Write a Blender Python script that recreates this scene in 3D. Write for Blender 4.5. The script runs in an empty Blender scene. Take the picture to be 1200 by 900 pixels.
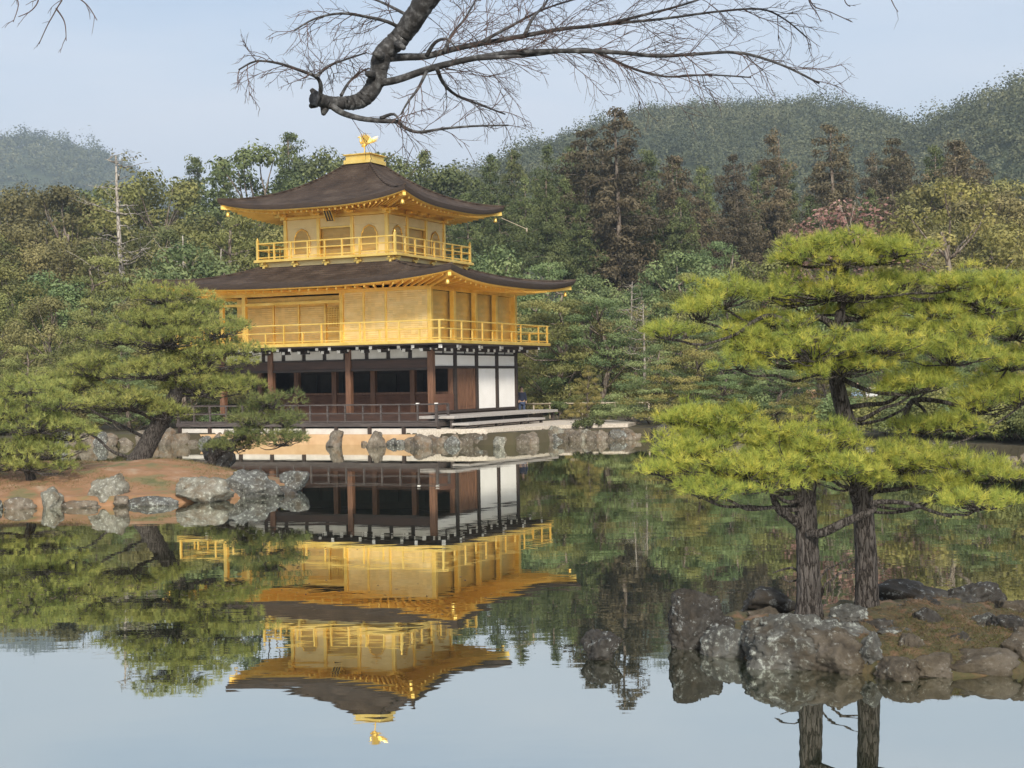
import bpy, bmesh, math, random
import numpy as np
from mathutils import Vector, Matrix, noise as mnoise
R_ = math.radians
scene = bpy.context.scene
COL = scene.collection

# ------------------------------------------------------------------ camera, sky, sun, exposure
F_PX, YH, ROLL, CAM_Z = 1734.4, 444.8, 0.976, 2.8
cam_d = bpy.data.cameras.new('camera')
cam_d.sensor_width = 36.0
cam_d.lens = F_PX / 1200 * 36.0
cam_d.clip_start = 0.1
cam_d.clip_end = 9000
cam = bpy.data.objects.new('camera', cam_d)
COL.objects.link(cam)
pitch = math.atan((YH - 450) / F_PX)
cam.matrix_world = (Matrix.Translation((0, 0, CAM_Z)) @ Matrix.Rotation(R_(90) + pitch, 4, 'X')
                    @ Matrix.Rotation(R_(-ROLL), 4, 'Z'))
scene.camera = cam

SUN_AZ, SUN_EL = 8.0, 33.0         # degrees to the right of straight behind the camera; elevation
to_sun = Vector((math.sin(R_(SUN_AZ)) * math.cos(R_(SUN_EL)), -math.cos(R_(SUN_AZ)) * math.cos(R_(SUN_EL)), math.sin(R_(SUN_EL))))
sun_d = bpy.data.lights.new('sun', 'SUN')
sun_d.energy = 3.5
sun_d.angle = R_(9)
sun_d.color = (1.0, 0.93, 0.82)
sun = bpy.data.objects.new('sun', sun_d)
COL.objects.link(sun)
sun.rotation_euler = to_sun.to_track_quat('Z', 'Y').to_euler()
sun.location = (20, -30, 60)

world = bpy.data.worlds.new('World')
scene.world = world
world.use_nodes = True
wt = world.node_tree
wt.nodes.clear()
w_out = wt.nodes.new('ShaderNodeOutputWorld')
w_bg = wt.nodes.new('ShaderNodeBackground')
sky = wt.nodes.new('ShaderNodeTexSky')
sky.sky_type = 'NISHITA'
sky.sun_disc = False
sky.sun_elevation = R_(SUN_EL)
sky.sun_rotation = math.atan2(to_sun.x, to_sun.y)
sky.air_density = 1.0
sky.dust_density = 2.5
sky.ozone_density = 1.0
# thin stratus: a soft procedural layer over the clear sky
tc = wt.nodes.new('ShaderNodeTexCoord')
mp = wt.nodes.new('ShaderNodeMapping')
mp.inputs['Scale'].default_value = (1.0, 1.0, 5.0)
nz = wt.nodes.new('ShaderNodeTexNoise')
nz.inputs['Scale'].default_value = 1.7
nz.inputs['Detail'].default_value = 5
nz.inputs['Roughness'].default_value = 0.5
cr = wt.nodes.new('ShaderNodeValToRGB')
cr.color_ramp.elements[0].position = 0.38
cr.color_ramp.elements[0].color = (0.40, 0.40, 0.40, 1)
cr.color_ramp.elements[1].position = 0.60
cr.color_ramp.elements[1].color = (1, 1, 1, 1)
mx = wt.nodes.new('ShaderNodeMix')
mx.data_type = 'RGBA'
mx.inputs['B'].default_value = (5.2, 5.6, 6.3, 1)
wt.links.new(tc.outputs['Generated'], mp.inputs['Vector'])
wt.links.new(mp.outputs['Vector'], nz.inputs['Vector'])
wt.links.new(nz.outputs['Fac'], cr.inputs['Fac'])
wt.links.new(cr.outputs['Color'], mx.inputs['Factor'])
wt.links.new(sky.outputs['Color'], mx.inputs['A'])
wt.links.new(mx.outputs['Result'], w_bg.inputs['Color'])
w_bg.inputs['Strength'].default_value = 0.108
wt.links.new(w_bg.outputs['Background'], w_out.inputs['Surface'])

vs = scene.view_settings
vs.view_transform = 'Standard'
vs.look = 'None'
vs.exposure = 0.66
vs.gamma = 1.0
vs.use_curve_mapping = False
scene.render.engine = 'CYCLES'
scene.cycles.max_bounces = 8
scene.cycles.diffuse_bounces = 3
scene.cycles.glossy_bounces = 4
scene.cycles.transmission_bounces = 3
scene.cycles.volume_bounces = 0
scene.cycles.use_denoising = True
scene.cycles.sample_clamp_indirect = 6

# ------------------------------------------------------------------ pixel -> place
def P(u, v, D):
    """the point at distance D (along y) that the photograph shows at pixel (u, v)"""
    r = R_(ROLL)
    du, dv = u - 600, v - 450
    px = du * math.cos(r) - dv * math.sin(r)
    py = du * math.sin(r) + dv * math.cos(r) - (YH - 450)
    return Vector((px * D / F_PX, D, CAM_Z - py * D / F_PX))
def U(u, D):                       # x at pixel column u near the horizon
    return P(u, 450, D).x
def yh_at(u):
    return YH - (u - 600) * math.tan(R_(ROLL))
def az_px(x, y):                   # pixel column of a ground direction (valid in front)
    return 600 + F_PX * x / max(y, 0.01)

# ------------------------------------------------------------------ tagging
def tag(o, label=None, cat=None, group=None, kind=None):
    if label: o['label'] = label
    if cat: o['category'] = cat
    if group: o['group'] = group
    if kind: o['kind'] = kind
    return o
def empty(name, loc=(0, 0, 0), rz=0.0, sc=1.0):
    o = bpy.data.objects.new(name, None)
    o.location = loc
    o.rotation_euler = (0, 0, rz)
    o.scale = (sc, sc, sc)
    o.empty_display_size = 0.3
    COL.objects.link(o)
    return o
def link(name, me, parent=None):
    o = bpy.data.objects.new(name, me)
    COL.objects.link(o)
    if parent: o.parent = parent
    return o

# ------------------------------------------------------------------ materials
def newmat(name):
    m = bpy.data.materials.new(name)
    m.use_nodes = True
    nt = m.node_tree
    b = nt.nodes['Principled BSDF']
    return m, nt, b
def nd(nt, typ, **kw):
    n = nt.nodes.new(typ)
    for k, v in kw.items():
        if k in n.inputs: n.inputs[k].default_value = v
        else: setattr(n, k, v)
    return n
def noise_col(nt, cols, scale=3.0, detail=6, rough=0.6, stretch=(1, 1, 1), coord='Object', pos=None):
    tc = nd(nt, 'ShaderNodeTexCoord')
    mp = nd(nt, 'ShaderNodeMapping')
    mp.inputs['Scale'].default_value = stretch
    nz = nd(nt, 'ShaderNodeTexNoise', Scale=scale, Detail=detail, Roughness=rough)
    r = nd(nt, 'ShaderNodeValToRGB')
    cr = r.color_ramp
    n = len(cols)
    while len(cr.elements) < n: cr.elements.new(0.5)
    for i, c in enumerate(cols):
        cr.elements[i].position = pos[i] if pos else 0.3 + 0.4 * i / max(1, n - 1)
        cr.elements[i].color = (*c, 1)
    nt.links.new(tc.outputs[coord], mp.inputs['Vector'])
    nt.links.new(mp.outputs['Vector'], nz.inputs['Vector'])
    nt.links.new(nz.outputs['Fac'], r.inputs['Fac'])
    return r, nz, mp
def bump(nt, b, src, strength=0.3, dist=0.02):
    bp = nd(nt, 'ShaderNodeBump', Strength=strength, Distance=dist)
    nt.links.new(src, bp.inputs['Height'])
    nt.links.new(bp.outputs['Normal'], b.inputs['Normal'])
    return bp
def mat_simple(name, cols, scale=3.0, rough=0.7, metallic=0.0, bstr=0.2, bdist=0.01, stretch=(1, 1, 1), detail=6, spec=0.5):
    m, nt, b = newmat(name)
    r, nz, mp = noise_col(nt, cols, scale, detail, 0.6, stretch)
    nt.links.new(r.outputs['Color'], b.inputs['Base Color'])
    b.inputs['Roughness'].default_value = rough
    b.inputs['Metallic'].default_value = metallic
    b.inputs['Specular IOR Level'].default_value = spec
    if bstr: bump(nt, b, nz.outputs['Fac'], bstr, bdist)
    return m

M = {}
M['gold'] = mat_simple('gold_leaf', [(0.74, 0.47, 0.09), (0.88, 0.60, 0.15), (0.95, 0.69, 0.22)], 1.6, 0.36, 0.62, 0.12, 0.01)
M['gold_soffit'] = mat_simple('gold_leaf_eaves', [(0.74, 0.44, 0.08), (0.88, 0.58, 0.14)], 1.6, 0.42, 0.5, 0.1, 0.01)
def mat_goldwall(name, cols, wscale, axis='Z'):
    m, nt, b = newmat(name)
    r, nz, mp = noise_col(nt, cols, 0.9, 6, 0.6, (1, 1, 2.5))
    nt.links.new(r.outputs['Color'], b.inputs['Base Color'])
    b.inputs['Roughness'].default_value = 0.42
    b.inputs['Metallic'].default_value = 0.45
    tc = nd(nt, 'ShaderNodeTexCoord')
    # leaf-sized sheets, each a touch lighter or darker, with its own sheen
    sn = nd(nt, 'ShaderNodeVectorMath', operation='SNAP'); sn.inputs[1].default_value = (.19, .19, .19)
    off = nd(nt, 'ShaderNodeVectorMath', operation='ADD'); off.inputs[1].default_value = (.013, .017, .011)
    wn = nd(nt, 'ShaderNodeTexWhiteNoise')
    nt.links.new(tc.outputs['Object'], off.inputs[0]); nt.links.new(off.outputs[0], sn.inputs[0]); nt.links.new(sn.outputs[0], wn.inputs['Vector'])
    m1 = nd(nt, 'ShaderNodeMapRange'); m1.inputs['To Min'].default_value = .91; m1.inputs['To Max'].default_value = 1.05
    m2 = nd(nt, 'ShaderNodeMapRange'); m2.inputs['To Min'].default_value = .30; m2.inputs['To Max'].default_value = .52
    hv = nd(nt, 'ShaderNodeHueSaturation')
    nt.links.new(wn.outputs['Value'], m1.inputs['Value']); nt.links.new(wn.outputs['Value'], m2.inputs['Value'])
    nt.links.new(m1.outputs['Result'], hv.inputs['Value']); nt.links.new(r.outputs['Color'], hv.inputs['Color'])
    nt.links.new(hv.outputs['Color'], b.inputs['Base Color']); nt.links.new(m2.outputs['Result'], b.inputs['Roughness'])
    wv = nd(nt, 'ShaderNodeTexWave', Scale=wscale, Distortion=0.0)
    wv.bands_direction = axis
    nt.links.new(tc.outputs['Object'], wv.inputs['Vector'])
    bump(nt, b, wv.outputs['Fac'], 0.6, 0.012)
    return m
M['gold_shutter'] = mat_goldwall('gold_shutter', [(0.66, 0.47, 0.17), (0.76, 0.57, 0.24), (0.82, 0.64, 0.30)], 3.2)
M['gold_wall'] = mat_goldwall('gold_wall', [(0.74, 0.50, 0.14), (0.84, 0.60, 0.20)], 1.2)
M['gold_skirt'] = mat_simple('gold_skirt', [(0.70, 0.54, 0.24), (0.80, 0.64, 0.32)], 1.5, 0.45, 0.35, 0.1)
M['gold_shaded'] = mat_goldwall('shaded_gold_wall', [(0.56, 0.39, 0.115), (0.68, 0.49, 0.165)], 1.2)  # darker copy of the wall gold, carrying the east wall's shade in its colour
M['shade_and_pane_gold'] = mat_goldwall('shade_and_pane_gold', [(0.42, 0.27, 0.075), (0.58, 0.39, 0.13)], 1.2)  # shade of the door recess put into the gold; also colours the window panes
M['shingle'] = None
def mat_shingle():
    m, nt, b = newmat('cypress_bark_shingle')
    r, nz, mp = noise_col(nt, [(0.030, 0.020, 0.014), (0.060, 0.041, 0.029), (0.105, 0.078, 0.058)], 1.1, 8, 0.65)
    r2, nz2, mp2 = noise_col(nt, [(0.6, 0.6, 0.6), (1.25, 1.2, 1.15)], 16, 6, 0.7)
    mu = nd(nt, 'ShaderNodeMix', data_type='RGBA', blend_type='MULTIPLY')
    mu.inputs['Factor'].default_value = 1.0
    nt.links.new(r.outputs['Color'], mu.inputs['A'])
    nt.links.new(r2.outputs['Color'], mu.inputs['B'])
    nt.links.new(mu.outputs['Result'], b.inputs['Base Color'])
    b.inputs['Roughness'].default_value = 0.8
    b.inputs['Specular IOR Level'].default_value = 0.18
    tc = nd(nt, 'ShaderNodeTexCoord')
    wv = nd(nt, 'ShaderNodeTexWave', Scale=2.6, Distortion=0.6)
    wv.inputs['Detail'].default_value = 2
    wv.bands_direction = 'Z'
    nt.links.new(tc.outputs['Object'], wv.inputs['Vector'])
    ad = nd(nt, 'ShaderNodeMath', operation='ADD')
    nt.links.new(wv.outputs['Fac'], ad.inputs[0])
    nt.links.new(nz2.outputs['Fac'], ad.inputs[1])
    bump(nt, b, ad.outputs[0], 0.8, 0.05)
    return m
M['shingle'] = mat_shingle()
M['shingle_edge'] = mat_simple('shingle_edge', [(0.03, 0.02, 0.016), (0.07, 0.045, 0.03)], 2.5, 0.8, 0, 0.4, 0.02, (1, 1, 12))
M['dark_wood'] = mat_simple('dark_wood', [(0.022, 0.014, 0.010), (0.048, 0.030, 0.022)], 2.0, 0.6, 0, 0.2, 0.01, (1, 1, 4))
M['brown_wood'] = mat_simple('brown_wood', [(0.085, 0.036, 0.018), (0.15, 0.07, 0.036), (0.20, 0.10, 0.055)], 2.4, 0.55, 0, 0.25, 0.01, (6, 6, 0.7))
M['beam_wood'] = mat_simple('beam_wood', [(0.035, 0.018, 0.012), (0.07, 0.034, 0.021)], 2.0, 0.6, 0, 0.2, 0.01, (0.6, 4, 4))
M['grey_wood'] = mat_simple('weathered_deck_wood', [(0.032, 0.023, 0.019), (0.06, 0.046, 0.04), (0.10, 0.082, 0.074)], 3.0, 0.7, 0, 0.25, 0.01, (0.6, 6, 6))
M['pale_deck'] = mat_simple('pale_deck_edge', [(0.30, 0.27, 0.24), (0.42, 0.39, 0.36)], 3.0, 0.7, 0, 0.2, 0.01, (1, 4, 4))
M['plaster'] = mat_simple('white_plaster', [(0.76, 0.73, 0.68), (0.83, 0.80, 0.76)], 1.5, 0.85, 0, 0.08, 0.005)
M['shaded_plaster'] = mat_simple('plaster_in_shade', [(0.50, 0.46, 0.41), (0.62, 0.585, 0.53)], 2.5, .9, 0, .1)  # white plaster dulled to hold the shade under veranda and balcony
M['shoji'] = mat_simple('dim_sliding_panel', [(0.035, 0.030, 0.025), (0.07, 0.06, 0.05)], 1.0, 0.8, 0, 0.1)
M['ochre'] = mat_simple('ochre_earth_wall', [(0.42, 0.26, 0.13), (0.55, 0.37, 0.21)], 1.6, 0.9, 0, 0.2)
M['bamboo'] = mat_simple('weathered_bamboo', [(0.30, 0.24, 0.16), (0.45, 0.38, 0.28)], 5, 0.6, 0, 0.1)
M['gravel'] = mat_simple('raked_gravel', [(0.36, 0.30, 0.23), (0.50, 0.44, 0.36), (0.60, 0.54, 0.46)], 14, 0.95, 0, 0.4, 0.02)
def mat_lattice():
    m, nt, b = newmat('brown_lattice')
    r, nz, mp = noise_col(nt, [(0.085, 0.034, 0.018), (0.145, 0.065, 0.036)], 2.0, 5, 0.6)
    nt.links.new(r.outputs['Color'], b.inputs['Base Color'])
    b.inputs['Roughness'].default_value = 0.6
    tc = nd(nt, 'ShaderNodeTexCoord')
    w1 = nd(nt, 'ShaderNodeTexWave', Scale=4.5); w1.bands_direction = 'X'
    w2 = nd(nt, 'ShaderNodeTexWave', Scale=4.5); w2.bands_direction = 'Z'
    mxx = nd(nt, 'ShaderNodeMath', operation='MAXIMUM')
    nt.links.new(tc.outputs['Object'], w1.inputs['Vector']); nt.links.new(tc.outputs['Object'], w2.inputs['Vector'])
    nt.links.new(w1.outputs['Fac'], mxx.inputs[0]); nt.links.new(w2.outputs['Fac'], mxx.inputs[1])
    bump(nt, b, mxx.outputs[0], 0.8, 0.03)
    return m
M['lattice'] = mat_lattice()

def mat_rock(name, base, dark, pale, lichen, brown, lich_amt=0.62):
    m, nt, b = newmat(name)
    r, nz, mp = noise_col(nt, [dark, base, pale], 3.0, 12, 0.76)
    tc = nd(nt, 'ShaderNodeTexCoord')
    # lichen blotches
    n2 = nd(nt, 'ShaderNodeTexNoise', Scale=11.0, Detail=10, Roughness=0.76)
    nt.links.new(tc.outputs['Object'], n2.inputs['Vector'])
    cr2 = nd(nt, 'ShaderNodeValToRGB')
    cr2.color_ramp.elements[0].position = lich_amt - 0.05; cr2.color_ramp.elements[0].color = (0, 0, 0, 1)
    cr2.color_ramp.elements[1].position = lich_amt + 0.03; cr2.color_ramp.elements[1].color = (1, 1, 1, 1)
    nt.links.new(n2.outputs['Fac'], cr2.inputs['Fac'])
    mixl = nd(nt, 'ShaderNodeMix', data_type='RGBA')
    mixl.inputs['B'].default_value = (*lichen, 1)
    nt.links.new(cr2.outputs['Color'], mixl.inputs['Factor'])
    nt.links.new(r.outputs['Color'], mixl.inputs['A'])
    # rusty / mossy stains
    n3 = nd(nt, 'ShaderNodeTexNoise', Scale=1.7, Detail=5, Roughness=0.6)
    mp3 = nd(nt, 'ShaderNodeMapping'); mp3.inputs['Location'].default_value = (7, 3, 1)
    nt.links.new(tc.outputs['Object'], mp3.inputs['Vector']); nt.links.new(mp3.outputs['Vector'], n3.inputs['Vector'])
    cr3 = nd(nt, 'ShaderNodeValToRGB')
    cr3.color_ramp.elements[0].position = 0.52; cr3.color_ramp.elements[0].color = (0, 0, 0, 1)
    cr3.color_ramp.elements[1].position = 0.68; cr3.color_ramp.elements[1].color = (0.8, 0.8, 0.8, 1)
    nt.links.new(n3.outputs['Fac'], cr3.inputs['Fac'])
    mixb = nd(nt, 'ShaderNodeMix', data_type='RGBA')
    mixb.inputs['B'].default_value = (*brown, 1)
    nt.links.new(cr3.outputs['Color'], mixb.inputs['Factor'])
    nt.links.new(mixl.outputs['Result'], mixb.inputs['A'])
    nt.links.new(mixb.outputs['Result'], b.inputs['Base Color'])
    b.inputs['Roughness'].default_value = 0.9
    b.inputs['Specular IOR Level'].default_value = 0.3
    n4 = nd(nt, 'ShaderNodeTexNoise', Scale=9, Detail=12, Roughness=0.78)
    nt.links.new(tc.outputs['Object'], n4.inputs['Vector'])
    bump(nt, b, n4.outputs['Fac'], 0.9, 0.06)
    return m
M['rock_grey'] = mat_rock('grey_lichen_rock', (0.10, 0.098, 0.088), (0.028, 0.027, 0.024), (0.19, 0.19, 0.175), (0.38, 0.40, 0.36), (0.075, 0.055, 0.032), 0.58)
M['rock_warm'] = mat_rock('warm_shore_rock', (0.15, 0.125, 0.095), (0.05, 0.04, 0.03), (0.26, 0.225, 0.18), (0.42, 0.41, 0.36), (0.16, 0.10, 0.055), 0.62)
M['rock_pale'] = mat_rock('pale_island_rock', (0.20, 0.19, 0.15), (0.06, 0.054, 0.042), (0.31, 0.295, 0.25), (0.42, 0.42, 0.36), (0.15, 0.10, 0.055), 0.58)
M['rock_dark'] = mat_rock('dark_island_rock', (0.055, 0.050, 0.044), (0.018, 0.016, 0.014), (0.12, 0.115, 0.105), (0.34, 0.36, 0.35), (0.06, 0.042, 0.024), 0.61)
M['rock_islet'] = mat_rock('brown_islet_rock', (0.10, 0.082, 0.06), (0.026, 0.021, 0.016), (0.18, 0.155, 0.125), (0.34, 0.34, 0.30), (0.075, 0.055, 0.026), 0.62)
M['soil'] = mat_simple('island_soil', [(0.10, 0.10, 0.038), (0.17, 0.135, 0.06), (0.235, 0.125, 0.06), (0.28, 0.16, 0.088), (0.34, 0.25, 0.165)], 1.3, 0.95, 0, 0.5, 0.05, detail=9)
M['islet_soil'] = mat_simple('islet_mossy_soil', [(0.03, 0.03, 0.013), (0.075, 0.055, 0.024), (0.055, 0.052, 0.02), (0.13, 0.075, 0.04), (0.17, 0.13, 0.09)], 4.0, 0.95, 0, 0.8, 0.06, detail=10)
M['ground'] = mat_simple('forest_floor', [(0.03, 0.024, 0.012), (0.06, 0.048, 0.022), (0.05, 0.052, 0.02)], 0.3, 0.95, 0, 0.4, 0.1)
M['hill'] = mat_simple('hill_understory', [(0.02, 0.03, 0.012), (0.045, 0.06, 0.024), (0.075, 0.09, 0.038)], 0.35, 0.95, 0, 0, 0)

def mat_bark(name, dark, mid, pale, scale=1.0, stretch=0.28):
    m, nt, b = newmat(name)
    tc = nd(nt, 'ShaderNodeTexCoord')
    mp = nd(nt, 'ShaderNodeMapping'); mp.inputs['Scale'].default_value = (1, 1, stretch)
    vo = nd(nt, 'ShaderNodeTexVoronoi', Scale=22 * scale); vo.feature = 'DISTANCE_TO_EDGE'
    nz = nd(nt, 'ShaderNodeTexNoise', Scale=9 * scale, Detail=7, Roughness=0.65)
    nt.links.new(tc.outputs['Object'], mp.inputs['Vector'])
    mixv = nd(nt, 'ShaderNodeMix', data_type='RGBA'); mixv.inputs['Factor'].default_value = 0.14
    nt.links.new(mp.outputs['Vector'], nz.inputs['Vector'])
    nt.links.new(mp.outputs['Vector'], mixv.inputs['A']); nt.links.new(nz.outputs['Color'], mixv.inputs['B'])
    nt.links.new(mixv.outputs['Result'], vo.inputs['Vector'])
    mul = nd(nt, 'ShaderNodeMath', operation='MULTIPLY'); mul.inputs[1].default_value = 6.5
    nt.links.new(vo.outputs['Distance'], mul.inputs[0])
    add = nd(nt, 'ShaderNodeMath', operation='MULTIPLY')
    nt.links.new(mul.outputs[0], add.inputs[0]); nt.links.new(nz.outputs['Fac'], add.inputs[1])
    cr = nd(nt, 'ShaderNodeValToRGB')
    cr.color_ramp.elements[0].position = 0.04; cr.color_ramp.elements[0].color = (*dark, 1)
    cr.color_ramp.elements[1].position = 0.5; cr.color_ramp.elements[1].color = (*pale, 1)
    e = cr.color_ramp.elements.new(0.25); e.color = (*mid, 1)
    nt.links.new(add.outputs[0], cr.inputs['Fac'])
    nt.links.new(cr.outputs['Color'], b.inputs['Base Color'])
    b.inputs['Roughness'].default_value = 0.9
    b.inputs['Specular IOR Level'].default_value = 0.25
    bump(nt, b, add.outputs[0], 0.9, 0.03)
    return m
M['pine_bark'] = mat_bark('pine_bark', (0.018, 0.015, 0.013), (0.075, 0.062, 0.053), (0.15, 0.132, 0.118), 1.15, .16)
M['far_bark'] = mat_bark('forest_bark', (0.07, 0.05, 0.035), (0.15, 0.115, 0.085), (0.24, 0.20, 0.16), 0.25)
M['pale_bark'] = mat_bark('pale_dead_wood', (0.16, 0.135, 0.105), (0.30, 0.26, 0.21), (0.42, 0.38, 0.33), 0.3)
M['limb_bark'] = mat_simple('bare_branch_bark', [(0.014, 0.013, 0.012), (0.04, 0.038, 0.037), (0.16, 0.16, 0.158)], 38, 0.85, 0, 0.6, 0.01, detail=8)
M['twig'] = mat_simple('bare_twig_bark', [(0.05, 0.032, 0.026), (0.12, 0.066, 0.05)], 6, 0.8, 0, 0)

def mat_leaf(name, cols, transl=0.3, objvar=0.25, rough=0.6):
    """leaf colour: a random tint per leaf and a small random shift per tree"""
    m, nt, b = newmat(name)
    at = nd(nt, 'ShaderNodeAttribute'); at.attribute_name = 'tint'
    cr = nd(nt, 'ShaderNodeValToRGB')
    n = len(cols)
    while len(cr.color_ramp.elements) < n: cr.color_ramp.elements.new(0.5)
    for i, c in enumerate(cols):
        cr.color_ramp.elements[i].position = i / (n - 1)
        cr.color_ramp.elements[i].color = (*c, 1)
    nt.links.new(at.outputs['Fac'], cr.inputs['Fac'])
    oi = nd(nt, 'ShaderNodeObjectInfo')
    mr = nd(nt, 'ShaderNodeMapRange')
    mr.inputs['To Min'].default_value = 1 - objvar; mr.inputs['To Max'].default_value = 1 + objvar
    nt.links.new(oi.outputs['Random'], mr.inputs['Value'])
    hs = nd(nt, 'ShaderNodeHueSaturation')
    nt.links.new(cr.outputs['Color'], hs.inputs['Color'])
    nt.links.new(mr.outputs['Result'], hs.inputs['Value'])
    mr2 = nd(nt, 'ShaderNodeMapRange')
    mr2.inputs['To Min'].default_value = 0.5 - 0.05 * objvar; mr2.inputs['To Max'].default_value = 0.5 + 0.05 * objvar
    sub = nd(nt, 'ShaderNodeMath', operation='FRACT')
    mul = nd(nt, 'ShaderNodeMath', operation='MULTIPLY'); mul.inputs[1].default_value = 7.31
    nt.links.new(oi.outputs['Random'], mul.inputs[0]); nt.links.new(mul.outputs[0], sub.inputs[0])
    nt.links.new(sub.outputs[0], mr2.inputs['Value']); nt.links.new(mr2.outputs['Result'], hs.inputs['Hue'])
    nt.links.new(hs.outputs['Color'], b.inputs['Base Color'])
    b.inputs['Roughness'].default_value = rough
    b.inputs['Specular IOR Level'].default_value = 0.25
    tr = nd(nt, 'ShaderNodeBsdfTranslucent')
    nt.links.new(hs.outputs['Color'], tr.inputs['Color'])
    ms = nd(nt, 'ShaderNodeMixShader'); ms.inputs['Fac'].default_value = transl
    out = nt.nodes['Material Output']
    nt.links.new(b.outputs['BSDF'], ms.inputs[1]); nt.links.new(tr.outputs['BSDF'], ms.inputs[2])
    nt.links.new(ms.outputs['Shader'], out.inputs['Surface'])
    return m
M['needle_gold'] = mat_leaf('yellow_green_needles', [(0.165, 0.225, 0.055), (0.385, 0.425, 0.082), (0.68, 0.62, 0.125)], 0.35, 0.05)
M['needle_mid'] = mat_leaf('green_needles', [(0.15, 0.185, 0.06), (0.31, 0.335, 0.095), (0.48, 0.46, 0.14)], 0.35, 0.12)
M['needle_dark'] = mat_leaf('deep_green_needles', [(0.09, 0.12, 0.045), (0.19, 0.22, 0.075), (0.31, 0.31, 0.11)], 0.3, 0.15)
M['leaf_olive'] = mat_leaf('olive_leaves', [(0.095, 0.105, 0.034), (0.19, 0.195, 0.062), (0.31, 0.295, 0.10)], 0.25, 0.25)
M['leaf_brown'] = mat_leaf('brownish_olive_leaves', [(0.105, 0.10, 0.04), (0.20, 0.182, 0.07), (0.29, 0.255, 0.105)], 0.25, 0.25)
M['leaf_green'] = mat_leaf('dark_green_leaves', [(0.06, 0.08, 0.032), (0.125, 0.15, 0.055), (0.21, 0.23, 0.085)], 0.25, 0.25)
M['leaf_blue'] = mat_leaf('grey_green_leaves', [(0.09, 0.13, 0.055), (0.17, 0.22, 0.085), (0.27, 0.32, 0.13)], 0.25, 0.2)
M['leaf_cedar'] = mat_leaf('bronze_cedar_foliage', [(0.065, 0.055, 0.030), (0.125, 0.103, 0.056), (0.195, 0.158, 0.085)], 0.2, 0.22)
M['leaf_yellow'] = mat_leaf('yellow_olive_leaves', [(0.13, 0.125, 0.04), (0.235, 0.21, 0.065), (0.345, 0.29, 0.10)], 0.25, 0.15)
M['leaf_pink'] = mat_leaf('pinkish_bare_crown', [(0.195, 0.105, 0.083), (0.315, 0.173, 0.143), (0.420, 0.255, 0.210)], 0.2, 0.1)
M['leaf_hill'] = mat_leaf('hill_tree_leaves', [(0.05, 0.065, 0.036), (0.105, 0.118, 0.06), (0.18, 0.18, 0.095)], 0.2, 0.0)
M['grass'] = mat_leaf('dry_grass_blades', [(0.10, 0.10, 0.03), (0.20, 0.16, 0.06), (0.33, 0.26, 0.14)], 0.3, 0.0)

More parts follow.
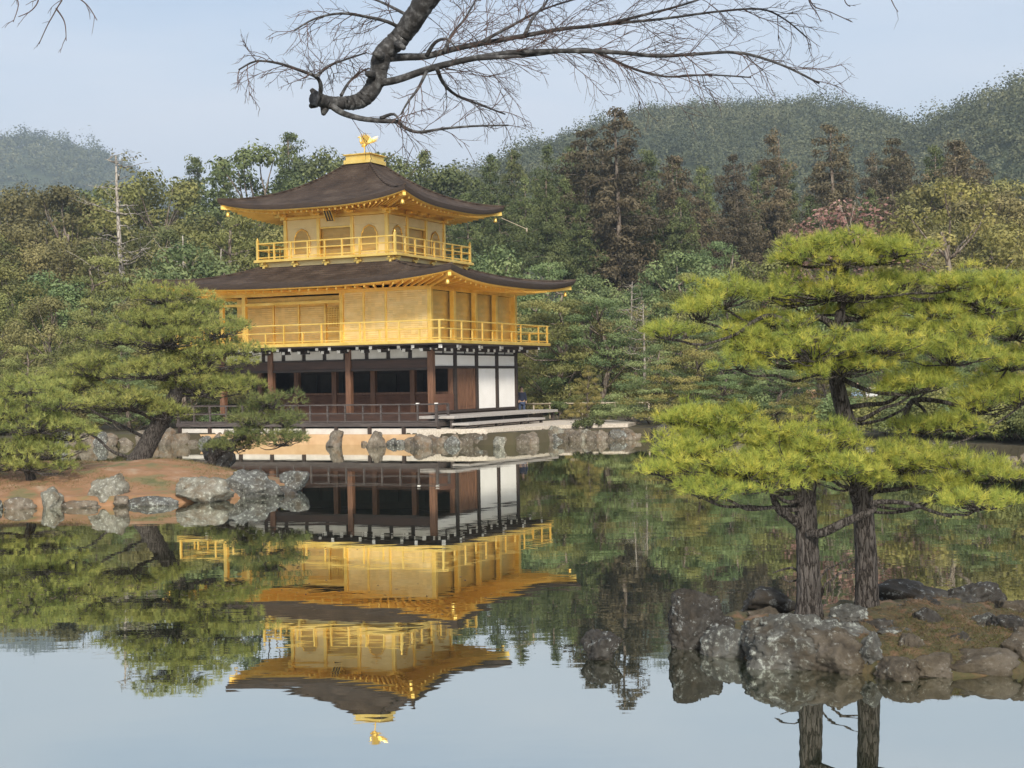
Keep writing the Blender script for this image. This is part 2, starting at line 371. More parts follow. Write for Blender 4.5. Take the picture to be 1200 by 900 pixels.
# ------------------------------------------------------------------ mesh builders
class MB:
    """collects boxes, tubes and sheets and links them as ONE mesh"""
    def __init__(s): s.v = []; s.f = []
    def add(s, vs, fs):
        k = len(s.v); s.v += [tuple(v) for v in vs]; s.f += [tuple(i + k for i in f) for f in fs]; return s
    def box(s, x0, x1, y0, y1, z0, z1):
        vs = [(x, y, z) for z in (z0, z1) for (x, y) in ((x0, y0), (x1, y0), (x1, y1), (x0, y1))]
        return s.add(vs, [(0, 3, 2, 1), (4, 5, 6, 7), (0, 1, 5, 4), (1, 2, 6, 5), (2, 3, 7, 6), (3, 0, 4, 7)])
    def beam(s, a, b, w, h, up=(0, 0, 1)):
        a, b = Vector(a), Vector(b)
        d = (b - a).normalized(); upv = Vector(up)
        side = d.cross(upv).normalized(); u = side.cross(d).normalized()
        vs = [p + side * sx * w / 2 + u * sy * h / 2 for p in (a, b) for sx, sy in ((-1, -1), (1, -1), (1, 1), (-1, 1))]
        return s.add(vs, [(0, 1, 2, 3), (7, 6, 5, 4), (0, 4, 5, 1), (1, 5, 6, 2), (2, 6, 7, 3), (3, 7, 4, 0)])
    def tube(s, pts, rad, n=8, cap=True):
        pts = [Vector(p) for p in pts]
        m = len(pts)
        if not hasattr(rad, '__len__'): rad = [rad] * m
        k = len(s.v)
        ref = Vector((0.123, 0.456, 0.88)).normalized()
        prev = None
        for i, p in enumerate(pts):
            d = (pts[min(i + 1, m - 1)] - pts[max(i - 1, 0)])
            d = d.normalized() if d.length > 1e-9 else Vector((0, 0, 1))
            if prev is None:
                a = d.cross(ref)
                if a.length < 0.05: a = d.cross(Vector((1, 0, 0)))
                a.normalize()
            else:
                a = prev - d * prev.dot(d)
                a = a.normalized() if a.length > 1e-6 else d.cross(ref).normalized()
            prev = a
            b = d.cross(a)
            for j in range(n):
                t = 2 * math.pi * j / n
                q = p + (a * math.cos(t) + b * math.sin(t)) * rad[i]
                s.v.append((q.x, q.y, q.z))
        for i in range(m - 1):
            for j in range(n):
                s.f.append((k + i * n + j, k + i * n + (j + 1) % n, k + (i + 1) * n + (j + 1) % n, k + (i + 1) * n + j))
        if cap:
            s.f.append(tuple(k + j for j in reversed(range(n))))
            s.f.append(tuple(k + (m - 1) * n + j for j in range(n)))
        return s
    def lathe(s, prof, c=(0, 0, 0), n=12):
        k = len(s.v)
        for r, z in prof:
            for j in range(n):
                t = 2 * math.pi * j / n
                s.v.append((c[0] + r * math.cos(t), c[1] + r * math.sin(t), c[2] + z))
        for i in range(len(prof) - 1):
            for j in range(n):
                s.f.append((k + i * n + j, k + i * n + (j + 1) % n, k + (i + 1) * n + (j + 1) % n, k + (i + 1) * n + j))
        return s
    def mesh(s, name, mat, smooth=False):
        me = bpy.data.meshes.new(name)
        me.from_pydata(s.v, [], s.f)
        me.materials.append(mat)
        if smooth: me.polygons.foreach_set('use_smooth', [True] * len(me.polygons))
        me.update()
        return me
    def build(s, name, mat, parent=None, smooth=False, bevel=0.0):
        o = link(name, s.mesh(name, mat, smooth), parent)
        if bevel:
            b = o.modifiers.new('bevel', 'BEVEL'); b.width = bevel; b.segments = 2; b.limit_method = 'ANGLE'
        return o

def np_mesh(name, V, k, tint, mat):
    """V (N, k, 3): N separate k-sided faces, a random tint on each"""
    N = V.shape[0]
    me = bpy.data.meshes.new(name)
    me.vertices.add(N * k); me.loops.add(N * k); me.polygons.add(N)
    me.vertices.foreach_set('co', V.astype(np.float32).ravel())
    me.loops.foreach_set('vertex_index', np.arange(N * k, dtype=np.int32))
    me.polygons.foreach_set('loop_start', np.arange(0, N * k, k, dtype=np.int32))
    me.update(calc_edges=True)
    a = me.attributes.new('tint', 'FLOAT', 'FACE')
    a.data.foreach_set('value', np.clip(tint, 0, 1).astype(np.float32))
    me.materials.append(mat)
    return me
def unit(a):
    return a / np.maximum(np.linalg.norm(a, axis=-1, keepdims=True), 1e-9)
def cards(pos, d, nrm, L, W):
    """leaf-shaped rhombs: pos base, d long axis, nrm rough facing"""
    d = unit(d)
    s = unit(np.cross(nrm, d))
    L = np.asarray(L)[:, None]; W = np.asarray(W)[:, None]
    mid = pos + d * L * 0.45
    return np.stack([pos, mid + s * W / 2, pos + d * L, mid - s * W / 2], 1)
def needles(pos, d, L, w, rng):
    d = unit(d)
    s = unit(np.cross(d, rng.normal(size=d.shape)))
    w = np.asarray(w)[:, None] / 2
    return np.stack([pos - s * w, pos + s * w, pos + d * np.asarray(L)[:, None]], 1)

def grid_sheet(name, xs, ys, zf, mat, keep=None):
    X, Y = np.meshgrid(xs, ys)
    Z = zf(X, Y)
    nx, ny = len(xs), len(ys)
    V = np.stack([X, Y, Z], -1).reshape(-1, 3)
    idx = np.arange(nx * ny).reshape(ny, nx)
    Fq = np.stack([idx[:-1, :-1], idx[:-1, 1:], idx[1:, 1:], idx[1:, :-1]], -1).reshape(-1, 4)
    if keep is not None:
        kz = Z.reshape(-1)
        Fq = Fq[(kz[Fq].max(1) > keep)]
    me = bpy.data.meshes.new(name)
    me.from_pydata(V.tolist(), [], Fq.tolist())
    me.materials.append(mat)
    me.polygons.foreach_set('use_smooth', [True] * len(me.polygons))
    me.update()
    return me
def sstep(t):
    t = np.clip(t, 0, 1); return t * t * (3 - 2 * t)
def vnoise(X, Y, sc, seed=0):
    """cheap smooth noise from a few sines"""
    r = np.random.default_rng(seed)
    out = np.zeros_like(X, dtype=float)
    for k in range(7):
        a = r.uniform(0, 2 * math.pi); f = sc * r.uniform(0.5, 2.2)
        out += np.sin((X * math.cos(a) + Y * math.sin(a)) * f + r.uniform(0, 6.28)) / 7 * 1.6
    return out
def poly_dist(X, Y, poly):
    """signed distance, positive inside"""
    px = np.array([p[0] for p in poly]); py = np.array([p[1] for p in poly])
    n = len(px); d = np.full(X.shape, 1e9); inside = np.zeros(X.shape, bool)
    for i in range(n):
        x0, y0, x1, y1 = px[i], py[i], px[(i + 1) % n], py[(i + 1) % n]
        ex, ey = x1 - x0, y1 - y0
        t = np.clip(((X - x0) * ex + (Y - y0) * ey) / (ex * ex + ey * ey), 0, 1)
        d = np.minimum(d, np.hypot(X - x0 - t * ex, Y - y0 - t * ey))
        c = ((y0 > Y) != (y1 > Y)) & (X < (x1 - x0) * (Y - y0) / (y1 - y0 + 1e-12) + x0)
        inside ^= c
    return np.where(inside, d, -d)

# ------------------------------------------------------------------ terrain and water
SH_U = [-4000, -1500, -600, -100, 60, 150, 230, 300, 400, 520, 600, 650, 740, 800, 870, 950, 1050, 1150, 1250, 1500, 2500, 5000]
SH_D = [30, 48, 60, 66, 69, 70, 69.8, 69.2, 67.2, 64.0, 63.6, 66.5, 66.6, 65, 62, 57, 51, 46, 43, 40, 36, 26]
SH_AZ = np.arctan((np.array(SH_U) - 600) / F_PX)
def ground_z(X, Y):
    X = np.asarray(X, float); Y = np.asarray(Y, float)
    D = np.hypot(X, Y)
    az = np.arctan2(X, Y)
    front = np.interp(az, SH_AZ, SH_D) / np.cos(np.clip(az, -1.25, 1.25))
    edge = np.clip((np.abs(az) - 1.25) / 0.15, 0, 1)            # the pond ends far to either side
    ds = D - front
    far = -1.2 + 1.72 * sstep((ds + 0.55) / 0.7)
    far = far + np.clip(ds - 1, 0, 40) * 0.014 + np.clip(ds - 35, 0, 90) * 0.06
    far = far + np.clip(ds - 4, 0, 20) / 20 * 0.12 * vnoise(X, Y, 0.4, 3)
    near = -1.2 + 2.35 * sstep((6.6 - D) / 2.2)
    z = np.where(D < 8, near, far)
    return np.where(edge > 0, np.maximum(z, -1.2 + 2.2 * edge), z)
def gz(x, y): return float(ground_z(np.array([x]), np.array([y]))[0])

def build_ground():
    rr = np.concatenate([[0.02], np.linspace(1, 8, 29), np.linspace(9, 38, 30), np.linspace(38.5, 76, 151), np.geomspace(77, 2450, 60)])
    aa = np.concatenate([np.linspace(-math.pi, -0.5, 50)[:-1], np.linspace(-0.5, 0.5, 260), np.linspace(0.5, math.pi, 50)[1:]])
    A, RR = np.meshgrid(aa, rr)
    X = RR * np.sin(A); Y = RR * np.cos(A)
    Z = ground_z(X, Y)
    n, m = RR.shape
    V = np.stack([X, Y, Z], -1).reshape(-1, 3)
    idx = np.arange(n * m).reshape(n, m)
    Fq = np.stack([idx[:-1, :-1], idx[1:, :-1], idx[1:, 1:], idx[:-1, 1:]], -1).reshape(-1, 4)
    me = bpy.data.meshes.new('ground')
    me.from_pydata(V.tolist(), [], Fq.tolist())
    me.materials.append(M['ground'])
    me.polygons.foreach_set('use_smooth', [True] * len(me.polygons))
    tag(link('ground', me), 'wooded ground round the pond', kind='structure')
build_ground()

def mat_water():
    m, nt, b = newmat('pond_water')
    nt.nodes.remove(b)
    out = nt.nodes['Material Output']
    gl = nd(nt, 'ShaderNodeBsdfGlossy', Roughness=0.012)
    gl.inputs['Color'].default_value = (0.93, 0.94, 0.89, 1)
    df = nd(nt, 'ShaderNodeBsdfDiffuse'); df.inputs['Color'].default_value = (0.022, 0.030, 0.014, 1)
    fr = nd(nt, 'ShaderNodeFresnel', IOR=1.9)
    mr = nd(nt, 'ShaderNodeMapRange')
    mr.inputs['From Min'].default_value = 0.1; mr.inputs['From Max'].default_value = 0.6
    mr.inputs['To Min'].default_value = 0.62; mr.inputs['To Max'].default_value = 0.93
    nt.links.new(fr.outputs['Fac'], mr.inputs['Value'])
    ms = nd(nt, 'ShaderNodeMixShader')
    nt.links.new(mr.outputs['Result'], ms.inputs['Fac'])
    nt.links.new(df.outputs['BSDF'], ms.inputs[1]); nt.links.new(gl.outputs['BSDF'], ms.inputs[2])
    nt.links.new(ms.outputs['Shader'], out.inputs['Surface'])
    tc = nd(nt, 'ShaderNodeTexCoord')
    mp = nd(nt, 'ShaderNodeMapping'); mp.inputs['Scale'].default_value = (0.5, 1.0, 1.0)
    n1 = nd(nt, 'ShaderNodeTexNoise', Scale=1.3, Detail=3, Roughness=0.5)
    n2 = nd(nt, 'ShaderNodeTexNoise', Scale=0.10, Detail=2)
    mu = nd(nt, 'ShaderNodeMath', operation='MULTIPLY')
    nt.links.new(tc.outputs['Object'], mp.inputs['Vector'])
    nt.links.new(mp.outputs['Vector'], n1.inputs['Vector']); nt.links.new(tc.outputs['Object'], n2.inputs['Vector'])
    nt.links.new(n1.outputs['Fac'], mu.inputs[0]); nt.links.new(n2.outputs['Fac'], mu.inputs[1])
    bp = nd(nt, 'ShaderNodeBump', Strength=1.0, Distance=0.0035)
    nt.links.new(mu.outputs[0], bp.inputs['Height'])
    nt.links.new(bp.outputs['Normal'], gl.inputs['Normal'])
    return m
M['water'] = mat_water()
wm = MB()
wm.add([(-160, 3, 0), (160, 3, 0), (160, 110, 0), (-160, 110, 0)], [(0, 1, 2, 3)])
tag(wm.build('water', M['water']), 'still green pond mirroring the pavilion', kind='structure')

# hills: crest given as pixel column, pixel row and distance
def hill(name, label, crest, d_front, d_back, z_front, seed, nU=150, nD=30):
    us = np.array([c[0] for c in crest], float); vsr = np.array([c[1] for c in crest], float); Ds = np.array([c[2] for c in crest], float)
    uu = np.linspace(us[0], us[-1], nU)
    V = []; crest_pts = []
    for u in uu:
        v = np.interp(u, us, vsr); D = np.interp(u, us, Ds)
        p = P(u, v, D); zc = p.z; dirx = p.x / D
        row = []
        for k in range(nD):
            t = k / (nD - 1)
            d = d_front + (d_back - d_front) * t
            if d < D: h = z_front + (zc - z_front) * sstep((d - d_front) / (D - d_front)) ** 1.0
            else: h = -2 + (zc + 2) * (1 - sstep((d - D) / (d_back - D)))
            row.append((dirx * d, d, h))
        V.append(row)
    A = np.array(V)
    A[:, 1:-1, 2] += (vnoise(A[:, 1:-1, 0], A[:, 1:-1, 1], 0.02, seed) * 3.0) * np.clip((A[:, 1:-1, 2]) / 60, 0, 1)
    n, m, _ = A.shape
    idx = np.arange(n * m).reshape(n, m)
    Fq = np.stack([idx[:-1, :-1], idx[1:, :-1], idx[1:, 1:], idx[:-1, 1:]], -1).reshape(-1, 4)
    me = bpy.data.meshes.new(name)
    me.from_pydata(A.reshape(-1, 3).tolist(), [], Fq.tolist())
    me.materials.append(M['hill'])
    me.polygons.foreach_set('use_smooth', [True] * len(me.polygons))
    tag(link(name, me), label, kind='structure')
    return A
def hill_wood(name, label, A, step, cr, nleaf, lsz, mat, seed, kfrac=(0.0, 1.0)):
    rng = np.random.default_rng(seed)
    n, m, _ = A.shape
    out = []; tint = []
    pts = []
    i = 0.0
    # scatter crowns over the slope that faces the pond and just past the crest
    tot = 0
    for a in range(n - 1):
        for b in range(int(m * kfrac[0]), int(m * kfrac[1]) - 1):
            p00, p10, p01, p11 = A[a, b], A[a + 1, b], A[a, b + 1], A[a + 1, b + 1]
            ar = np.linalg.norm(np.cross(p10 - p00, p01 - p00))
            k = int(ar / (step * step) + rng.random())
            for _ in range(k):
                s, t = rng.random(2)
                pts.append(p00 * (1 - s) * (1 - t) + p10 * s * (1 - t) + p01 * (1 - s) * t + p11 * s * t)
    pts = np.array(pts)
    print(name, 'crowns', len(pts))
    for p in pts:
        r = cr * rng.uniform(0.5, 1.2) * (1.35 if rng.random() < .12 else 1); h = r * rng.uniform(0.8, 2.1)
        pt = float(vnoise(np.array([p[0]]), np.array([p[1]]), .35 / step, seed)[0])
        d = unit(rng.normal(size=(nleaf, 3))); d[:, 2] = np.abs(d[:, 2]) * 0.9 + d[:, 2] * 0.1
        rad = rng.uniform(0.6, 1.05, (nleaf, 1))
        q = p + d * rad * np.array([r, r, h]) + np.array([0, 0, h * 0.35])
        nr = unit(d + rng.normal(size=d.shape) * 0.35)
        ax = np.cross(nr, rng.normal(size=d.shape))
        L = lsz * rng.uniform(0.6, 1.3, nleaf)
        out.append(cards(q, ax, nr, L, L * 0.8))
        tint.append(np.clip(rng.normal(.48 + .3 * pt + rng.uniform(-.3, .3), 0.06, nleaf), 0, 1))
    me = np_mesh(name, np.concatenate(out), 4, np.concatenate(tint), mat)
    tag(link(name, me), label, kind='stuff')

hillA = hill('hill', 'wooded hill rising behind the cedars',
             [(480, 240, 520), (560, 222, 540), (620, 196, 560), (700, 172, 600), (760, 154, 640), (820, 149, 660), (880, 146, 660), (940, 143, 650), (990, 147, 630),
              (1040, 160, 600), (1072, 174, 560), (1110, 164, 510), (1150, 146, 470), (1200, 124, 450), (1300, 92, 430), (1450, 70, 430), (1700, 100, 450)], 240, 900, 0, 5)
hill_wood('hill_forest', 'hazy wood covering the hill behind the cedars', hillA, 5.6, 3.7, 125, .76, M['leaf_hill'], 11, (0.08, 0.72))
hillB = hill('mountain', 'distant blue hazy mountain at the left',
             [(-700, 270, 1500), (-400, 220, 1500), (-150, 204, 1500), (-30, 182, 1500), (40, 176, 1500), (90, 185, 1520), (128, 200, 1540), (165, 222, 1560), (230, 262, 1600), (400, 300, 1600)], 700, 2100, 0, 8, 110, 24)
hill_wood('mountain_forest', 'far-off wood covering the hazy mountain', hillB, 13, 8.0, 66, 2.0, M['leaf_hill'], 12, (0.15, 0.68))

# ------------------------------------------------------------------ the pavilion
BX, BY, BT = -7.075, 72.89, R_(25.308)
pav = empty('pavilion', (BX, BY, 0.0), -BT)
tag(pav, 'three-storey gilded pavilion with dark shingle roofs standing at the far edge of the pond', 'pavilion')
def BW(x, y, z=0.0):                 # pavilion-local to world
    return Vector((BX + x * math.cos(BT) + y * math.sin(BT), BY - x * math.sin(BT) + y * math.cos(BT), z))
FX0, FX1, FY0, FY1 = -5.72, 5.72, -4.04, 4.84     # body of the lower storeys
DX0, DX1, DY0, DY1 = -7.2, 7.2, -5.86, 5.9         # verandas
TX, TY, TB, TA = 0.2, -0.3, 2.8, 3.86               # top storey: centre, half body, half balcony

# --- ground storey
b = MB(); b.box(DX0 + .15, 6.9, DY0 + .12, DY1 - .3, 0.42, 0.72); b.build('plinth', M['shaded_plaster'], pav)
b = MB(); b.box(DX0 - .3, 7.1, DY0 - .12, DY1 - .5, -0.6, 0.46); b.build('retaining_wall', M['ochre'], pav)
for i in range(9):
    x = DX0 + .2 + i * (DX1 - DX0 - .4) / 8
    MB().box(x - .07, x + .07, DY0 - .02, DY0 + .115, 0.42, 0.795).build('floor_post', M['dark_wood'], pav)
# front veranda floor (lower) and inner floor
b = MB(); b.box(DX0, 6.95, DY0, FY0 - .1, 0.80, 0.98); b.build('front_veranda', M['grey_wood'], pav, bevel=.01)
b = MB(); b.box(FX0, FX1, FY0 - .097, FY1, 0.90, 1.32); b.build('floor', M['beam_wood'], pav, bevel=.01)
# east deck on short legs and its step
d1 = MB().box(FX1 + .003, 7.5, -5.3, 6.1, 1.12, 1.25).build('side_deck', M['pale_deck'], pav, bevel=.01)
for y in (-5.1, -2.6, 0.0, 2.8, 5.9):
    MB().box(7.22, 7.36, y - .07, y + .07, 0.55, 1.117).build('leg', M['grey_wood'], d1)
d2 = MB().box(7.53, 8.35, -5.6, 2.6, 0.84, 0.94).build('deck_step', M['pale_deck'], pav, bevel=.01)
for y in (-5.4, -2.5, 0.2, 2.4):
    MB().box(8.15, 8.27, y - .06, y + .06, 0.5, 0.837).build('leg', M['grey_wood'], d2)
MB().box(FX1 + .006, 7.2, FY0, FY1, 0.55, 1.05).build('side_skirting', M['dark_wood'], pav)

def column(name, x, y, z0, z1, r, mat, parent=pav, square=False):
    if square: return MB().box(x - r, x + r, y - r, y + r, z0, z1).build(name, mat, parent, bevel=.012)
    return MB().tube([(x, y, z0), (x, y, z1)], r, 10).build(name, mat, parent, True)
ys_e = [FY0 + (FY1 - FY0) * i / 4 for i in range(5)]
xs_f = [FX1 - 2.16 * i for i in range(6)] + [FX0]
for x in (FX1, FX1 - 4.32, FX1 - 8.64, FX0):
    column('outer_column', x, FY0, 1.33, 4.3, .135, M['brown_wood'], square=True)
for y in ys_e[1:]:
    column('outer_column', FX1, y, 1.33, 4.3, .11, M['dark_wood'], square=True)
for y in ys_e[1:]:
    column('outer_column', FX0, y, 1.33, 4.3, .11, M['dark_wood'], square=True)
YI = FY0 + 2.2
for x in xs_f[:6]:
    column('inner_column', x - .14 if x == FX1 else x, YI, 1.33, 3.5, .125, M['brown_wood'], square=True)
# low lattice walls between the inner columns and on the east bay
b = MB()
for i in range(5):
    b.box(xs_f[i + 1] + .13, xs_f[i] - .13 - (.14 if i == 0 else 0), YI - .03, YI + .03, 1.33, 2.2)
b.box(FX0 + .1, xs_f[5] - .13, YI - .03, YI + .03, 1.33, 2.2)
b.build('lattice_wall', M['lattice'], pav)
MB().box(FX1 - .035, FX1 + .025, ys_e[0] + .14, ys_e[1] - .12, 1.33, 2.2).build('lattice_wall', M['lattice'], pav)
MB().beam((FX0, YI, 2.25), (FX1 - .3, YI, 2.25), .1, .09).build('handrail', M['brown_wood'], pav)
# dim room behind: panels, back wall, ceiling, west wall
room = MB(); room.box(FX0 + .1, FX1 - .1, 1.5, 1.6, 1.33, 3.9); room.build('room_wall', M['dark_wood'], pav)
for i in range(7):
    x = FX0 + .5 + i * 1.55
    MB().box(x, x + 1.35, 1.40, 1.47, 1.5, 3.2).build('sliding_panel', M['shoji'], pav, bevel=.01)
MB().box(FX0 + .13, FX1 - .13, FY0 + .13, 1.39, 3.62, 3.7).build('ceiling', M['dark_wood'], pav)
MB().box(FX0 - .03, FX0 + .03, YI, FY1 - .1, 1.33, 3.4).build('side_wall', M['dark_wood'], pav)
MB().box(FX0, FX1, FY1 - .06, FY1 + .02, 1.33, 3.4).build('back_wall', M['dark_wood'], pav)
# hanging half-shutters over the front opening
MB().box(FX0 + .1, FX1 - .14, FY0 - .03, FY0 + .04, 3.42, 3.78).build('transom_board', M['beam_wood'], pav)
b = MB()
b.box(FX0 - .02, FX1 + .06, FY0 - .085, FY0 + .085, 3.30, 3.417)
b.box(FX0 - .02, FX1 + .06, FY0 - .08, FY0 + .08, 3.783, 3.857)
b.build('lintel', M['dark_wood'], pav, bevel=.01)
b = MB()
b.box(FX1 - .09, FX1 + .085, FY0 + .09, FY1 + .05, 3.36, 3.48)
b.box(FX1 - .09, FX1 + .08, FY0 + .09, FY1 + .05, 3.98, 4.06)
b.box(FX1 - .09, FX1 + .085, FY0 + .15, FY1 + .05, 1.33, 1.44)
b.build('side_lintel', M['dark_wood'], pav, bevel=.01)
# white plaster on the east face: two tall panels, four small ones above
for i in range(4):
    y0, y1 = ys_e[i] + .14, ys_e[i + 1] - .14
    MB().box(FX1 - .05, FX1 + .03, y0, y1, 3.483, 3.977).build('white_panel', M['plaster'], pav)
    if i >= 2: MB().box(FX1 - .05, FX1 + .03, y0, y1, 1.443, 3.357).build('white_panel', M['plaster'], pav)
# panelled double door in the second bay
y0, y1 = ys_e[1] + .13, ys_e[2] - .13
for ya, yb in ((y0, y0 + .28), (y1 - .14, y1)):
    MB().box(FX1 - .05, FX1 + .05, ya, yb, 1.443, 3.357).build('door_jamb', M['brown_wood'], pav, bevel=.015)
w = (y1 - .14 - y0 - .28) / 2
for k in range(2):
    a0 = y0 + .28 + k * w
    dd = MB(); dd.box(FX1 - .04, FX1 + .02, a0 + .01, a0 + w - .01, 1.443, 3.357)
    leaf_ = dd.build('door', M['brown_wood'], pav, bevel=.01)
    for q in range(2):
        c0 = a0 + .06 + q * (w - .08) / 2
        MB().box(FX1 + .02, FX1 + .045, c0, c0 + (w - .16) / 2, 1.6, 3.1).build('door_panel', M['brown_wood'], leaf_, bevel=.02)
# interior wall closing the room on the east side
MB().box(FX1 - .16, FX1 - .1, ys_e[1], FY1 - .1, 1.33, 3.9).build('side_wall', M['dark_wood'], pav)
# frieze: small white panels between dark brackets under the balcony
for i in range(10):
    x0 = FX0 + .12 + i * 1.144; MB().box(x0 + .06, x0 + .98, FY0 - .02, FY0 + .03, 3.86, 4.27).build('frieze_panel', M['shaded_plaster'], pav)
for i in range(8):
    y0 = FY0 + .12 + i * 1.09; MB().box(FX1 - .03, FX1 + .02, y0 + .06, y0 + .92, 4.063, 4.27).build('frieze_panel', M['plaster'], pav)
b = MB(); b.box(FX0 + .1, FX1 - .1, FY0 + .06, FY0 + .12, 3.86, 4.3); b.box(FX1 - .12, FX1 - .06, FY0 + .1, FY1, 3.99, 4.3)
b.build('frieze_backing', M['dark_wood'], pav)
def bracket(x, y, dx, dy, reach):
    """stepped cloud-shaped arm from the wall out to the balcony edge with white end grain"""
    a = MB(); n = Vector((dx, dy, 0))
    p = Vector((x, y, 0))
    a.beam(p + Vector((0, 0, 4.22)), p + n * (reach * .52) + Vector((0, 0, 4.20)), .13, .15)
    a.beam(p + Vector((0, 0, 4.345)), p + n * reach + Vector((0, 0, 4.335)), .15, .11)
    t = Vector((-dy, dx, 0))
    q = p + n * (reach * .30)
    a.beam(q - t * .26 + Vector((0, 0, 4.255)), q + t * .26 + Vector((0, 0, 4.255)), .12, .08)
    o = a.build('bracket', M['dark_wood'], pav, bevel=.01)
    e1 = p + n * (reach + .02) + Vector((0, 0, 4.335)); e2 = p + n * (reach * .52 + .02) + Vector((0, 0, 4.20))
    for e in (e1, e2):
        MB().beam(e - n * .018, e + n * .018, .14, .13).build('white_end_cap', M['plaster'], o)
    for sgn in (-1, 1):
        e = q + t * sgn * .28 + Vector((0, 0, 4.255)); MB().beam(e - t * .018, e + t * .018, .11, .09).build('white_end_cap', M['plaster'], o)
for i in range(6):
    bracket(FX1 - .02 - i * 2.16 if i < 5 else FX0 + .1, FY0, 0, -1, 1.62)
    if i < 5: bracket(FX1 - 1.1 - i * 2.16, FY0, 0, -1, 1.0)
for i in range(5): bracket(FX1, ys_e[i] + (.03 if i == 0 else 0), 1, 0, 1.32)
for i in range(4): bracket(FX1, (ys_e[i] + ys_e[i + 1]) / 2, 1, 0, 0.9)
a = Vector((FX1, FY0, 0)); n = Vector((1.3, -1.55, 0))
cb = MB().beam(a + Vector((0, 0, 4.32)), a + n + Vector((0, 0, 4.32)), .17, .14).build('corner_bracket', M['dark_wood'], pav, bevel=.01)
MB().beam(a + n * 1.002 + Vector((0, 0, 4.32)), a + n * 1.025 + Vector((0, 0, 4.32)), .16, .15).build('white_end_cap', M['plaster'], cb)

def railing(p0, p1, zf, ht, mat, rails=(1.0, .55, .12), step=1.1, pw=.075, rw=.055, name='railing', ends=(1, 1), end_h=.0, cap=False, parent=pav, every=1, half=False):
    p0, p1 = Vector((*p0, 0)), Vector((*p1, 0))
    L = (p1 - p0).length
    r = MB(); up = Vector((0, 0, 1))
    for k, fr in enumerate(rails):
        z = zf + ht * fr
        r.beam(p0 + up * z, p1 + up * z, rw if k else rw * 1.35, rw if k else rw * 1.1)
    o = r.build(name, mat, parent, bevel=.006)
    n = max(1, round(L / step))
    for i in range(n + 1):
        if (i == 0 and not ends[0]) or (i == n and not ends[1]): continue
        q = p0.lerp(p1, i / n)
        end = i in (0, n)
        h = ht * (rails[0] if (end or not half or i % 2 == 0) else rails[1]) + (end_h if end else 0)
        w_ = pw * (1.35 if end else 1.0)
        m = MB().box(q.x - w_ / 2, q.x + w_ / 2, q.y - w_ / 2, q.y + w_ / 2, zf, zf + h)
        if end and cap:
            m.lathe([(.0, h + .16), (.035, h + .10), (.06, h + .045), (.045, h + .01), (.06, h), (0, h)][::-1], (q.x, q.y, zf), 8)
        m.build('post', mat, o)
    return o
# ground storey railing, dark, round the front veranda, with a short return at the right corner
railing((DX0 + .1, DY0 + .08), (6.88, DY0 + .08), .98, .80, M['grey_wood'], (1.0, .52, .06), .93, .075, .06, 'veranda_railing')
railing((6.88, DY0 + .14), (6.88, FY0 - .65), .98, .80, M['grey_wood'], (1.0, .52, .06), .9, .075, .06, 'veranda_railing', ends=(0, 1))
railing((DX0 + .1, DY0 + .14), (DX0 + .1, FY1), .98, .80, M['grey_wood'], (1.0, .52, .06), 1.2, .075, .06, 'veranda_railing', ends=(0, 1))
MB().box(DX0, FX0 - .003, FY0 - .097, FY1 + .3, .80, .98).build('side_veranda', M['grey_wood'], pav, bevel=.01)
b = MB()
for q in (6.88, 5.95):
    b.box(q - .06, q + .06, DY0 + .02, DY0 + .14, 1.80, 1.84)
b.build('white_post_cap', M['plaster'], pav)

# --- second storey
b = MB(); b.box(DX0, DX1, DY0, DY1, 4.41, 4.46)
b.build('balcony_underside', M['dark_wood'], pav)
b = MB(); b.box(DX0 - .03, DX1 + .03, DY0 - .03, DY1 + .03, 4.463, 4.61)
b.build('balcony', M['gold'], pav, bevel=.015)
for (p, q, e) in (((DX0 + .1, DY0 + .1), (DX1 - .1, DY0 + .1), (1, 1)), ((DX1 - .1, DY0 + .1), (DX1 - .1, DY1 - .1), (0, 1)),
                  ((DX0 + .1, DY0 + .1), (DX0 + .1, DY1 - .1), (0, 1)), ((DX0 + .1, DY1 - .1), (DX1 - .1, DY1 - .1), (0, 0))):
    railing(p, q, 4.612, .86, M['gold'], (1.0, .58, .10), 1.02, .065, .05, 'balcony_railing', e, half=True)
# rail ends jutting past the corner
b = MB()
for z in (4.612 + .86, 4.612 + .5):
    b.beam((DX1 - .1, DY0 + .1, z), (DX1 + .14, DY0 + .1, z), .055, .055)
    b.beam((DX1 - .1, DY1 - .1, z), (DX1 - .1, DY1 + .14, z), .055, .055)
b.build('rail_end', M['gold'], pav)
XR = 1.07
for x in (FX1, 3.42, 2.25, XR, -4.40, FX0):
    column('gold_column', x, FY0, 4.612, 6.98, .10 if x in (FX1, FX0, -4.40, XR) else .055, M['gold'], square=True)
for i, y in enumerate(ys_e[1:]):
    column('gold_column', FX1, y, 4.612, 6.98, .115, M['gold'], square=True)
for i, y in enumerate(ys_e[1:]):
    column('gold_column', FX0, y, 4.612, 6.98, .11, M['gold'], square=True)
xr = [XR, 2.25, 3.42, FX1]
for i in range(3):                                   # flush shutters at the right of the front
    a0, a1 = xr[i] + (.103 if i == 0 else .058), xr[i + 1] - (.103 if i == 2 else .058)
    MB().box(a0, a1, FY0 - .02, FY0 + .04, 4.615, 6.50).build('shutter', M['gold_shutter'], pav)
MB().box(XR + .1, FX1 - .1, FY0 - .01, FY0 + .05, 6.503, 6.95).build('upper_wall', M['gold_shutter'], pav)
